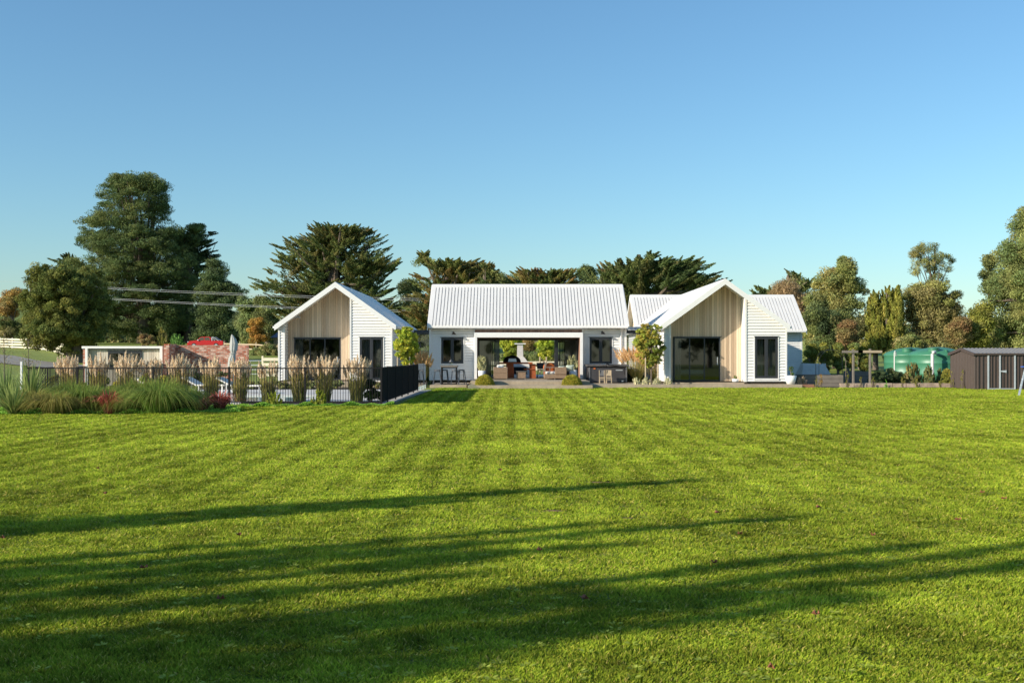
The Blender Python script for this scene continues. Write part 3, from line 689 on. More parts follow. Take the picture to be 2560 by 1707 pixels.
def chair(x, y, lab, m, grp, rz=0):
    c = thing('dining_chair', lab, 'chair', (0,0,0), 0, grp)
    MB().box(-.25,.25,-.24,.24,.42,.47).build('seat', m, c, bevel=.02)
    MB().prism([(-.26,-.24,.5),(.26,-.24,.5),(.30,-.30,.86),(-.30,-.30,.86)],(0,-.04,0)).build('backrest', m, c)
    for sx in (-1,1):
        for sy in (-1,1): MB().bar((sx*.2,sy*.19,.42),(sx*.25,sy*.24,0),.03).build('leg', M['black'], c)
    c.location = (x,y,.361); c.rotation_euler = (0,0,rz); return c
chair(1.7,64.3,'grey bucket dining chair at the dining table, seen from behind on the left',M['greys'],'grey chairs at the dining table'); chair(2.3,64.35,'grey bucket dining chair at the dining table, seen from behind on the right',M['greys'],'grey chairs at the dining table', .1)
c = thing('armchair', 'bright orange armchair with a rounded back and a throw, just inside the pavilion', 'chair', (1.98,60.9,.36))
q = MB(); q.lathe([(.27,.0),(.30,.3),(.32,.55),(.28,.68),(.14,.75),(.02,.76)],(2.02,61.2,.45),20,sy=.35); q.build('backrest', M['orange'], c, smooth=True)
MB().box(1.75,2.3,60.7,61.1,.5,.78).build('seat', M['orange'], c, bevel=.05)
for x in (1.8,2.25):
    for y in (60.75,61.3): MB().box(x-.02,x+.02,y-.02,y+.02,.361,.5).build('leg', M['black'], c)
MB().prism([(1.68,60.95,.7),(1.78,60.95,.7),(1.9,60.95,1.25),(1.80,60.95,1.27)],(0,.4,0)).build('throw', M['wood'], c)
# white pots and beds
def pot(name, lab, x, y, z, r0, r1, h, n=24, sq=False):
    p = thing(name, lab, 'planter', (x,y,z))
    MB().lathe([(r0,0),(r1,h),(r1-.03,h),(r1-.05,h-.06)], (x,y,z+.002), 4 if sq else n).build('pot', M['potw'], p, smooth=not sq)
    return p
potL = pot('planter', 'round white pot with a silvery olive shrub at the left of the deck, in shade', PX(1204.5,60.0), 60.0, .361, .16, .21, .46)
potR = pot('planter', 'round white pot with a silvery olive shrub at the right of the deck, in sun', PX(1433,60.0), 60.0, .361, .24, .20, .50)
potW = pot('planter', 'wide tapered white pot with a sparse rose at the right end of the path', PX(1978,56.6), 56.7, .17, .20, .30, .44, sq=False)
q = pot('planter', 'small white trough with trailing plants before the tan cladding of the right house', 11.55, 57.9, .24, .16, .18, .18)
smallpot = q
# beds seen through the glass
def bed(x, y, z, lab):
    t = thing('bed', lab, 'bed', (x,y,z)); MB().box(x-1,x+.9,y,y+1.9,z,z+.3).build('base', M['greys'], t); MB().box(x-1,x+.9,y-.02,y+1.9,z+.301,z+.55).build('mattress', M['bedw'], t, bevel=.06)
    MB().box(x-.95,x-.45,y+.1,y+.9,z+.551,z+.72).build('pillow', M['bedw'], t, bevel=.05)
bed(9.6, 61.0, .31, 'white bed behind the sliding door of the right house')
# ---------------------------------------------------------------- pool fence
PF = [PX(65,36.7)]+[PX(x,36.7) for x in (193,383,573,762.5,953)]
f = thing('pool_fence', 'black picket pool fence running along the front of the pool, with a dark base board', 'fence', (-10,36.7,0))
for i, x in enumerate(PF): MB().box(x-.03,x+.03,36.67,36.73,-.02,1.25 if i else 1.30).build('post', M['black'], f)
for a, c in zip(PF, PF[1:]):
    q = MB(); a += .032; c -= .032; q.box(a,c,36.68,36.72,1.185,1.222); q.box(a,c,36.68,36.72,.085,.12)
    k = max(2, int(round((c-a)/.0865)))
    for j in range(1, k): xx = a+(c-a)*j/k; q.box(xx-.008,xx+.008,36.692,36.708,.121,1.184)
    q.build('picket_panel', M['black'], f)
MB().box(-8.9,-4.35,36.74,36.80,-.05,.085).build('base_board', M['slatewood'] if 'slatewood' in M else M['greys'], f)
f = thing('pool_fence', 'black picket pool fence running back along the far left side of the pool', 'fence', (PF[0],44,0))
for i in range(5):
    y0 = 36.8+i*3.0; q = MB(); x = PF[0]
    MB().box(x-.03,x+.03,y0+2.94,y0+3.0,-.02,1.25).build('post', M['black'], f)
    q.box(x-.02,x+.02,y0,y0+2.93,1.185,1.222); q.box(x-.02,x+.02,y0,y0+2.93,.085,.12)
    for j in range(1, 30): yy = y0+2.93*j/30; q.box(x-.008,x+.008,yy-.008,yy+.008,.121,1.184)
    q.build('picket_panel', M['black'], f)
MS = mat('shade_mesh', (.016,.015,.014), .95, .15, spec=.05)
f = thing('mesh_fence', 'pool fence side covered with dark screening, running from the corner post to the house', 'fence', (-4.26,43.7,0))
ys = [36.78, 38.4, 41.0, 43.4, 45.9, 48.4, 50.7]
for a, c in zip(ys, ys[1:]):
    MB().box(-4.285,-4.235,c-.05,c,-.02,1.25).build('post', M['black'], f); MB().box(-4.268,-4.252,a+.002,c-.052,.12,1.20).build('screen_panel', MS, f)
    q = MB(); q.box(-4.28,-4.24,a+.002,c-.052,1.202,1.235); q.box(-4.28,-4.24,a+.002,c-.052,.085,.118); q.build('rail', M['black'], f)
f = thing('glass_fence', 'clear glass pool fence panels between the dark screen fence and the house path', 'fence', (-4.2,53,0))
for a, c in ((50.8,52.2),(52.25,53.7),(53.75,55.2)):
    MB().box(-4.266,-4.254,a,c,.10,1.25).build('glass_panel', M['clearglass'], f)
    for y in (a+.2, c-.2): MB().box(-4.29,-4.23,y-.03,y+.03,-.01,.20).build('spigot', M['steel'], f)
# white rail end posts
p = MB(); p.box(-16.05,-15.99,36.55,36.61,0,1.42); o = p.build('marker_post', M['potw']); tagp(o, 'thin white post at the far left end of the pool fence', 'post')
# sun loungers by the pool
def lounger(x, y, rz, lab):
    t = thing('sun_lounger', lab, 'sun lounger', (0,0,0), 0, 'white loungers beside the pool')
    MB().box(-.35,.35,-.95,.35,.28,.34).build('seat', M['cushion'], t, bevel=.01); MB().prism([(-.35,.36,.28),(-.35,.36,.34),(-.35,1.02,.66),(-.35,1.04,.60)],(.7,0,0)).build('backrest', M['cushion'], t)
    for sx in (-.3,.3):
        for sy in (-.85,.25,.6): MB().box(sx-.02,sx+.02,sy-.02,sy+.02,0,.28 if sy<.5 else .40).build('leg', M['potw'], t)
    t.location = (x,y,.061); t.rotation_euler = (0,0,rz)
lounger(-14.2,45.5,R(70),'white sun lounger on the pool terrace furthest left, behind the tussocks'); lounger(-11.2,46.6,R(80),'white sun lounger by the pool beside the closed parasol'); lounger(-12.9,47.5,R(75),'white sun lounger on the terrace in the middle of the three')
# closed parasol
t = thing('parasol', 'closed pale grey parasol tied round its pole in front of the brick wall', 'umbrella', (PX(580,45),45,.06))
cx = PX(583,45); MB().tube([(cx,45,.06),(cx,45,2.42)], .025, 10).build('pole', M['steel'], t); MB().lathe([(.32,0),(.30,.06),(.04,.08)],(cx,45,.062),20).build('base', M['greys'], t)
q = MB(); n = 28; vs = []; prof = [(1.08,.10,-.09),(1.25,.17,-.08),(1.5,.18,-.04),(1.68,.12,.0),(1.72,.11,0),(1.85,.19,.02),(2.1,.20,.03),(2.3,.13,.0),(2.42,.06,-.04),(2.47,.02,-.05)]
for z, r, dx in prof:
    for k in range(n):
        a = 2*math.pi*k/n; rr = .78*r*(1+.11*math.sin(k*2*math.pi/4+math.sin(k)*.9)*(1 if z < 2.4 else .3)); vs.append((cx+dx+rr*math.cos(a+z*.25), 45+rr*.8*math.sin(a+z*.25), z))
q.add(vs, [(i*n+k, i*n+(k+1)%n, (i+1)*n+(k+1)%n, (i+1)*n+k) for i in range(len(prof)-1) for k in range(n)]); q.build('canopy', M['canvas'], t)
q = MB(); q.lathe([(.135,0),(.14,.04),(.12,.05)],(cx,45,1.68),16,sy=.85); q.build('tie_strap', M['canvas'], t)
# pool house
YP = 60.0; xa, xb = PX(206.8,YP), PX(408,YP)
t = thing('pool_house', 'low flat roofed pool house with white frame, tan boards and dark bifold window', 'shed', ((xa+xb)/2,YP,0))
q = MB(); q.box(xa,xb,YP-.15,YP+.05,2.01,2.13); q.box(xa+.18,xa+.31,YP-.149,YP+.05,0,2.009); q.box(xb-.14,xb-.001,YP-.149,YP+.05,0,2.009); q.build('frame', M['white'], t)
q = MB(); q.box(xa-.05,xb+.02,YP+.051,YP+3,1.95,2.12); q.build('roof', M['greys'], t)
xw0, xw1 = PX(269,YP), PX(354,YP)
q = MB(); cedar(q, lambda u,z,o: (u, YP+.10-o, z), xa+.32, xb-.145, 0, lambda x: 2.005, openings=[(xw0,xw1,.9,1.85)], seed=12, cols=[(.50,.43,.34),(.44,.37,.29),(.54,.47,.38)]); q.build('timber_cladding', M['cedar'], t)
window(t, xw0, xw1, .9, 1.87, YP+.08, panes=2)
q = MB(); q.box(xa+.01,xa+.19,YP,YP+3,0,1.94); q.box(xb-.2,xb-.01,YP+.2,YP+3,0,1.94); q.box(xa+.2,xb-.2,YP+2.9,YP+3,0,1.94); q.build('wall', M['brickm'], t)
# brick wall with end pillars
YBW = 60.6
t = thing('brick_wall', 'recycled red brick garden wall with end pillars behind the parasol', 'wall', (-17.3,YBW,0))
a, c, e = PX(409.5,59.4), PX(423,59.4), PX(619,YBW)
MB().box(PX(423,YBW)-.3, e-.42, YBW, YBW+.24, -.1, 2.19).build('wall', M['brickm'], t); MB().box(a, c, 59.4, YBW+.25, -.1, 2.24).build('pillar', M['brickm'], t); MB().box(e-.419, e, YBW-.08, YBW+.3, -.1, 2.20).build('pillar', M['brickm'], t)
# rails
def railfence(name, label, pts, nr, h, m, cat='fence', rw=.15, post=.11, zpost=.1, step=None):
    t = thing(name, label, cat, (pts[0][0], pts[0][1], H(*pts[0])))
    P = [Vector((x, y, 0)) for x, y in pts]
    if step:
        Q = []
        for i in range(len(P)-1):
            k = max(1, int(round((P[i+1]-P[i]).length/step))); Q += [P[i].lerp(P[i+1], j/k) for j in range(k)]
        Q.append(P[-1]); P = Q
    for p in P: p.z = H(p.x, p.y)
    for p in P: MB().box(p.x-post/2,p.x+post/2,p.y-.0,p.y+post,p.z-.1,p.z+h+zpost).build('post', m, t)
    for j in range(nr):
        z = h*(j+.62)/nr; q = MB()
        for p, s in zip(P, P[1:]): q.bar(p+Vector((0,-.03,z)), s+Vector((0,-.03,z)), .04, rw)
        q.build('rail', m, t)
    return t
railfence('paddock_fence', 'cream four rail timber paddock fence curving down the slope on the left', [(PX(-90,172),172),(PX(0,162),162),(PX(93,156),156),(PX(129,147),147),(PX(160,136),136),(PX(210,122),122)], 4, 1.45, M['rail'], rw=.2, step=3.2)
railfence('paddock_fence', 'weathered three rail fence on the bank right of the brick wall, below the autumn bush', [(PX(560,150),150),(PX(640,146),146),(PX(695,138),138)], 2, 1.2, M['stake'], step=4)
railfence('board_fence', 'short pale board fence against the left corner of the left house', [(PX(656,74),74),(PX(705,74),74)], 4, 1.35, M['rail'], rw=.2, step=1.3)
railfence('pipe_gate', 'thin galvanised pipe gate between the brick wall and the board fence', [(PX(619,76),76),(PX(655,76),76)], 4, 1.2, M['steel'], cat='gate', rw=.05, post=.05)
railfence('yard_fence', 'low pale board fence across the yard seen through the pavilion', [(-3,86),(8,86)], 2, .8, M['rail'], rw=.3, step=2.5)
# shed with a slate blue roof far left
t = thing('outbuilding', 'small outbuilding with a slate blue roof, half hidden left of the left house', 'shed', (-33,150,H(-33,150)))
zz = H(-33,150); x0 = PX(684,150); MB().box(x0,x0+6,150,154,zz,zz+1.8).build('wall', M['wood'], t); MB().prism([(x0-.4,149.7,zz+1.8),(x0+1.6,152,zz+3.6),(x0+6,152,zz+3.6),(x0+6.4,149.7,zz+1.8)],(0,.15,0)).build('roof', M['slate'], t)
# red pickup
def pickup():
    Yc = 160.; k = Yc/F; x0 = PX(473,Yc); g = H(-43,Yc); L = 5.1
    t = thing('pickup_truck', 'red double cab pickup truck with silver roll bar parked behind the brick wall', 'car', (x0+L/2,Yc,g))
    P = lambda u, z: (x0+u*L, Yc-.9, g+z)
    low = [P(.0,.45),(P(.0,.85)),P(.03,1.02),P(.23,1.14),P(.63,1.16),P(.64,1.08),P(.99,1.10),P(1.,.6),P(.97,.45)]
    q = MB(); q.prism(low, (0,1.8,0)); q.build('body', M['red'], t, bevel=.04)
    y0 = Yc-.78; pr = [(.24,1.12),(.35,1.58),(.40,1.66),(.60,1.67),(.645,1.58),(.66,1.12)]
    q = MB(); q.prism([(x0+u*L,y0,g+z) for u,z in pr],(0,1.56,0)); q.build('cab', M['red'], t, bevel=.03)
    for w in ([(.275,1.16),(.365,1.56),(.45,1.58),(.45,1.16)],[(.47,1.16),(.47,1.58),(.60,1.57),(.625,1.16)]):
        MB().prism([(x0+u*L,y0-.012,g+z) for u,z in w],(0,.008,0)).build('side_window', M['glass'], t)
    MB().prism([(x0+u*L,y0+.1,g+z) for u,z in [(.243,1.16),(.352,1.60),(.345,1.61),(.236,1.17)]],(0,1.36,0)).build('windscreen', M['glass'], t)
    q = MB()
    for yy in (Yc-.72,Yc+.72): q.tube([(x0+.68*L,yy,g+1.1),(x0+.67*L,yy,g+1.55),(x0+.71*L,yy,g+1.6),(x0+.86*L,yy,g+1.12)],.06,8); q.tube([(x0+.675*L,yy,g+1.52),(x0+.76*L,yy,g+1.12)],.035,8)
    q.tube([(x0+.69*L,Yc-.72,g+1.59),(x0+.69*L,Yc+.72,g+1.59)],.06,8); q.build('roll_bar', M['steel'], t)
    for u in (.18,.80):
        for yy in (Yc-.93,Yc+.72):
            w = MB(); ring = [(.36,0),(.39,.04),(.39,.17),(.36,.21)]; n = 20; vs = [(x0+u*L+r*math.cos(2*math.pi*j/n), yy+d, g+.39+r*math.sin(2*math.pi*j/n)) for r, d in ring for j in range(n)]
            w.add(vs, [(i*n+j,i*n+(j+1)%n,(i+1)*n+(j+1)%n,(i+1)*n+j) for i in range(3) for j in range(n)]+[tuple(range(n)), tuple(range(4*n-1,3*n-1,-1))]); o = w.build('wheel', M['tyre'], t)
            r = MB(); vs = [(x0+u*L+.23*math.cos(2*math.pi*j/n), yy-.01, g+.39+.23*math.sin(2*math.pi*j/n)) for j in range(n)]; r.prism(vs,(0,.23,0)); r.build('rim', M['steel'], o)
    MB().box(x0+.01,x0+.18,Yc-.92,Yc-.6,g+.85,g+1.0).build('headlight', M['steel'], t, bevel=.03); MB().box(x0+.01,x0+.18,Yc+.6,Yc+.92,g+.85,g+1.0).build('headlight', M['steel'], t, bevel=.03)
    MB().box(x0-.05,x0+.3,Yc-.93,Yc+.93,g+.45,g+.66).build('bumper', M['red'], t, bevel=.04)
    MB().box(x0+.28*L,x0+.32*L,Yc-1.05,Yc-.92,g+1.1,g+1.25).build('mirror', M['steel'], t, bevel=.02)
pickup()
# power pole and lines
t = thing('power_pole', 'wooden power pole with a crossarm rising behind the dark tree at far left', 'pole', (PX(76,205),205,H(-88,205)))
zt = PZ(699,205); x = PX(76,205); MB().tube([(x,205,H(x,205)-.2),(x,205,zt)], [.22,.17], 8).build('pole', M['wood'], t); MB().box(x-1.2,x+1.2,204.75,204.9,zt-.6,zt-.35).build('crossarm', M['wood'], t)
def wire(p0, p1, sag, lab, r=.017):
    p0 = Vector(p0); p1 = Vector(p1); P = [p0.lerp(p1, i/16)-Vector((0,0,sag*4*(i/16)*(1-i/16))) for i in range(17)]
    o = MB().tube(P, r, 6).build('power_line', M['wirem']); tagp(o, lab, 'cable', 'power lines crossing behind the houses')
M['wirem'] = mat('wire_alu', (.60,.60,.60), .4, .05)
Yw = 128.
labs = ['top wire of the upper pair of power lines crossing behind the left house', 'bottom wire of the upper pair of power lines behind the left house', 'top wire of the lower pair of power lines behind the left house', 'bottom wire of the lower pair of power lines behind the left house']
for (ya, yb), lb in zip(((718,746),(721.5,751),(744.5,777),(747.5,781)), labs):
    wire((PX(200,Yw),Yw,PZ(ya-3.5,Yw)), (PX(1160,Yw),Yw,PZ(yb+2,Yw)), .25, lb)
wire((PX(-150,205),205,PZ(694,205)), (PX(76,205),205,PZ(703,205)), .3, 'thin power line reaching the pole at the far left edge')
# ---------------------------------------------------------------- right side: shed, tanks, beds
def corr(q, p0, p1, z0, zt, pitch=.19, d=.03, out=(0,-1)):
    """trapezoid ribbed steel sheet between two plan points"""
    p0 = Vector((*p0,0)); p1 = Vector((*p1,0)); L = (p1-p0).length; dv = (p1-p0)/L; n = max(1, int(round(L/pitch))); w = L/n; o = Vector((*out,0))*d; pts = []
    for i in range(n):
        s = i*w; pts += [(s, 0), (s+w*.62, 0), (s+w*.70, 1), (s+w*.92, 1)]
    pts.append((L, 0)); vs = []
    for s, k in pts:
        p = p0+dv*s+o*k; vs += [(p.x,p.y,z0), (p.x,p.y,zt(s/L))]
    q.add(vs, [(2*i,2*i+2,2*i+3,2*i+1) for i in range(len(pts)-1)])
t = thing('garden_shed', 'dark brown ribbed steel garden shed with a shallow gable roof at the right edge', 'shed', (24.5,53.3,0))
sx0, sx1, sy0, sy1, ez, rz = 22.03, 27.1, 53.3, 56.3, 1.70, 1.93
dx0, dx1 = PX(2468,53.3), PX(2538,53.3)
q = MB(); corr(q,(sx0,sy0),(dx0,sy0),.03,lambda s: ez); corr(q,(dx1,sy0),(sx1,sy0),.03,lambda s: ez)
corr(q,(sx0,sy1),(sx0,sy0),.03,lambda s: ez+(rz-ez)*(1-abs(2*s-1)),out=(-1,0)); corr(q,(sx1,sy0),(sx1,sy1),.03,lambda s: ez+(rz-ez)*(1-abs(2*s-1)),out=(1,0)); corr(q,(sx1,sy1),(sx0,sy1),.03,lambda s: ez,out=(0,1))
q.build('wall', M['shed'], t)
q = MB(); ym = (sy0+sy1)/2
q.prism([(sx0-.06,sy0-.07,ez+.0),(sx0-.06,ym,rz+.02),(sx0-.06,sy1+.07,ez),(sx0-.06,sy1+.07,ez+.03),(sx0-.06,ym,rz+.05),(sx0-.06,sy0-.07,ez+.03)],(sx1-sx0+.12,0,0))
for i in range(26):
    x = sx0+.1+i*.19; q.prism([(x,sy0-.06,ez+.031),(x,ym,rz+.051),(x,sy1+.06,ez+.031),(x,sy1+.06,ez+.055),(x,ym,rz+.075),(x,sy0-.06,ez+.055)],(.03,0,0))
q.build('roof', M['roofsh'], t)
q = MB(); q.prism([(sx0-.10,sy0-.09,ez-.09),(sx0-.10,ym,rz-.06),(sx0-.10,sy1+.09,ez-.09),(sx0-.10,sy1+.09,ez+.05),(sx0-.10,ym,rz+.08),(sx0-.10,sy0-.09,ez+.05)],(.035,0,0)); q.box(sx0-.06,sx1,sy0-.1,sy0-.071,ez-.05,ez+.035); q.build('trim', M['shed'], t)
dm = dx0+.44*(dx1-dx0)
for a, c in ((dx0+.07,dm-.035),(dm+.035,dx1-.07)):
    q = MB(); corr(q,(a,sy0-.01),(c,sy0-.01),.08,lambda s: ez-.04,pitch=.145); o = q.build('door', M['shed'], t)
    if a > dm:
        h = MB(); h.prism([(a-.02,sy0-.07,.86),(a+.27,sy0-.07,.80),(a+.27,sy0-.07,.93),(a-.02,sy0-.07,.90)],(0,.02,0)); h.build('latch', M['steel'], o)
q = MB(); q.box(dx0,dx0+.07,sy0-.06,sy0-.0,.02,ez-.02); q.box(dx1-.07,dx1,sy0-.06,sy0,.02,ez-.02); q.box(dm-.034,dm+.034,sy0-.065,sy0-.02,.06,ez-.03); q.box(dx0+.071,dx1-.071,sy0-.05,sy0-.01,.03,.07); q.build('door_frame', M['steel'], t)
# ladder
t = thing('stepladder', 'aluminium stepladder with blue caps at the right edge of the lawn', 'ladder', (PX(2552,45),45,0))
xb = PX(2548,45); q = MB()
for o in (0,.34): MB().bar((xb+o*.35,45+o,.0),(xb+.30+o*.25,45.1+o*.6,1.15),.045,.025).build('rail', M['ladder'], t)
for o in (0,.34): MB().bar((xb+.75+o*.3,45.2+o,.0),(xb+.40+o*.25,45.12+o*.6,1.15),.035,.02).build('back_leg', M['ladder'], t)
for j in range(4):
    k = .15+.22*j; MB().bar((xb+.30*k,45+.1*k,1.15*k),(xb+.12+.27*k,45.34,1.15*k),.07,.025).build('step', M['blue'] if j in (0,) else M['ladder'], t)
MB().box(xb+.24,xb+.5,45.0,45.4,1.15,1.19).build('top_cap', M['blue'], t)
# water tanks
def tank(x, y, lab, pipe):
    t = thing('water_tank', lab, 'water tank', (x,y,0), 0, 'green rainwater tanks')
    r = 1.47; zs = PZ(889,61)
    pr = [(r,0),(r,.62),(r+.015,.64),(r,.66),(r,1.2),(r+.012,1.22),(r,1.24),(r,zs-.05),(r+.035,zs),(r+.03,zs+.05),(r-.02,zs+.10),(r-.13,zs+.19),(r-.45,zs+.30),(r-.8,zs+.40),(r-1.15,zs+.46),(.02,zs+.48)]
    MB().lathe(pr,(x,y,0),56).build('body', M['tank'], t, smooth=True)
    MB().lathe([(.27,0),(.27,.17),(.30,.18),(.30,.22),(.05,.24)],(x-.55,y-.95,zs+.20),28).build('lid', M['tank'], t, smooth=False)
    for a in (-.02,.55,1.1):
        d = MB(); ca = math.cos(-math.pi/2+a); sa = math.sin(-math.pi/2+a); d.prism([(x+ca*1.40,y+sa*1.40,zs+.10),(x+ca*1.40,y+sa*1.40,zs+.30),(x+ca*1.05,y+sa*1.05,zs+.33)],(.09,.03,0)); d.build('lifting_lug', M['tank'], t)
    return t
tl = tank(PX(2214,64.2)+1.45, 64.2, 'green plastic water tank on the left, partly behind the other tank', 0)
tr = tank(PX(2343,61.5), 61.5, 'green plastic water tank on the right with a thick white pipe, beside the brown shed', 1)
q = MB(); y = 59.6; x = PX(2331,y); q.tube([(x,y,0),(x,y,1.70),(x+.05,y+.03,1.80),(x+.17,y+.12,1.82),(x+.30,y+.4,1.76)],.055*1.5,12); q.build('pipe', M['pipe'], tr)
q = MB(); y = 61.9; x = PX(2236,y); q.tube([(x,y,.0),(x,y,1.80),(x+.04,y+.03,1.86),(x+.12,y+.1,1.84),(x+.14,y+.12,1.6)],.03,10); q.build('pipe', M['pipe'], tl)
# timber frame, raised beds, cloche, box
Yt = 57.6
for px, py, lab in ((2133,873,'left post of the two grey timber posts that carry crossbars'),(2175,872,'right post of the two grey timber posts that carry crossbars')):
    x = PX(px,Yt); o = thing('clothesline_post', lab, 'post', (x,Yt,0), 0, 'timber posts of the washing line')
    MB().box(x-.045,x+.045,Yt-.055,Yt+.055,0,PZ(py,Yt)).build('post', M['wood'], o)
    w0, w1 = ((PX(2104,Yt),PX(2156,Yt)) if px < 2150 else (PX(2144,Yt),PX(2204,Yt)))
    MB().box(w0,w1,Yt-.10-.0,Yt-.056,PZ(882,Yt),PZ(876,Yt)).build('crossbar', M['wood'] if px < 2150 else M['stake'], o)
def rbed(x0, x1, y0, y1, h, lab, name='raised_bed'):
    t = thing(name, lab, 'garden bed', ((x0+x1)/2,y0,0))
    q = MB(); n = 3
    for i in range(n):
        z0 = h*i/n; z1 = h*(i+1)/n-.012; q.box(x0,x1,y0,y0+.05,z0,z1); q.box(x0,x0+.05,y0+.051,y1,z0,z1); q.box(x1-.05,x1,y0+.051,y1,z0,z1); q.box(x0+.051,x1-.051,y1-.05,y1,z0,z1)
    q.build('frame', M['wood'], t); MB().box(x0+.052,x1-.052,y0+.052,y1-.052,0,h-.08).build('soil', M['soil'], t)
    return t
rbed(PX(2012,58.5),PX(2108,58.5),58.5,60.5,.62,'grey timber raised bed of three boards beside the right house')
rbed(PX(2135,62),PX(2174,62),62,64,.75,'pale timber compost box behind the timber posts','compost_box')
t = thing('cloche', 'row cover of cloudy plastic film standing behind the raised bed', 'cloche', (16.5,63,.3))
q = MB(); x0, x1 = PX(1998,63), PX(2070,63)
q.add([(x0,62.4,.55),(x1,62.4,.55),(x1-.25,62.8,1.15),(x0+.2,62.8,1.2),(x1-.25,63.4,1.15),(x0+.2,63.4,1.2),(x0,63.8,.55),(x1,63.8,.55)],[(0,1,2,3),(3,2,4,5),(5,4,7,6),(1,7,4,2),(0,3,5,6)]); q.build('film', M['plastic'], t)
q = MB()
for k in range(4):
    x = x0+.1+(x1-x0-.4)*k/3; q.tube([(x,62.38,.0),(x,62.38,.55),(x+.1,62.78,1.17),(x+.1,63.42,1.17),(x,63.82,.55),(x,63.82,0)],.015,6)
q.build('hoops', M['potw'], t)
o = MB().box(PX(1998,56.6),PX(2038,56.6),56.6,57.6,0,PZ(962,56.6)+.02).build('timber_edging', M['cortenw'], bevel=.01); tagp(o,'reddish timber sleeper edging at the end of the path beside the lavender ball','edging')
q = MB(); x = PX(2100,57.2)
rnd = random.Random(4)
while x < PX(2378,57.2):
    w = .5+.9*rnd.random(); q.box(x,min(x+w-.03,PX(2378,57.2)),57.1+.04*rnd.random(),57.3,0,.20+.03*rnd.random()); x += w
o = q.build('stone_edging', M['edge']); tagp(o,'low uneven stone and timber edging along the lawn in front of the tanks','edging')
# garden arch of rusty rod
t = thing('garden_arch', 'thin rusty rod arch with a climber over the raised bed', 'arch', (PX(2080,59),59,0))
a0, a1 = PX(2046,59), PX(2113,59); xm = (a0+a1)/2; rr = (a1-a0)/2
for yy in (58.9,59.5):
    P = [(a0,yy,0)]+[(xm-rr*math.cos(k*math.pi/12),yy,1.25+rr*1.0*math.sin(k*math.pi/12)) for k in range(13)]+[(a1,yy,0)]; MB().tube(P,.017,6).build('hoop', M['bark'], t)
# ---------------------------------------------------------------- vegetation kit
def nrm(a): return a/np.maximum(np.linalg.norm(a, axis=1, keepdims=True), 1e-6)
class Leaves:
    def __init__(s): s.V = []; s.C = []
    def add(s, P, D, L, W, C, rng, nb=None):
        """rhombic leaves: centres, long axes, length, width, colours"""
        n = len(P); D = nrm(D); r = rng.normal(size=(n, 3)) if nb is None else nb
        S = nrm(np.cross(D, r)); L = np.broadcast_to(L, n)[:, None]; W = np.broadcast_to(W, n)[:, None]
        V = np.stack([P-D*L*.5, P+S*W*.5-D*L*.05, P+D*L*.5, P-S*W*.5-D*L*.05], axis=1)
        s.V.append(V.reshape(-1, 3)); s.C.append(np.repeat(C, 4, axis=0))
    def build(s, name, m, parent=None, kind=None):
        V = np.concatenate(s.V); C = np.concatenate(s.C)
        return npobj(name, V, np.arange(len(V)).reshape(-1, 4), C, m, parent, kind)
def pick(cols, n, rng, jit=.15):
    c = np.array(cols)[rng.integers(0, len(cols), n)]; return c*(1+jit*rng.normal(size=(n, 1))).clip(.4, 1.8)
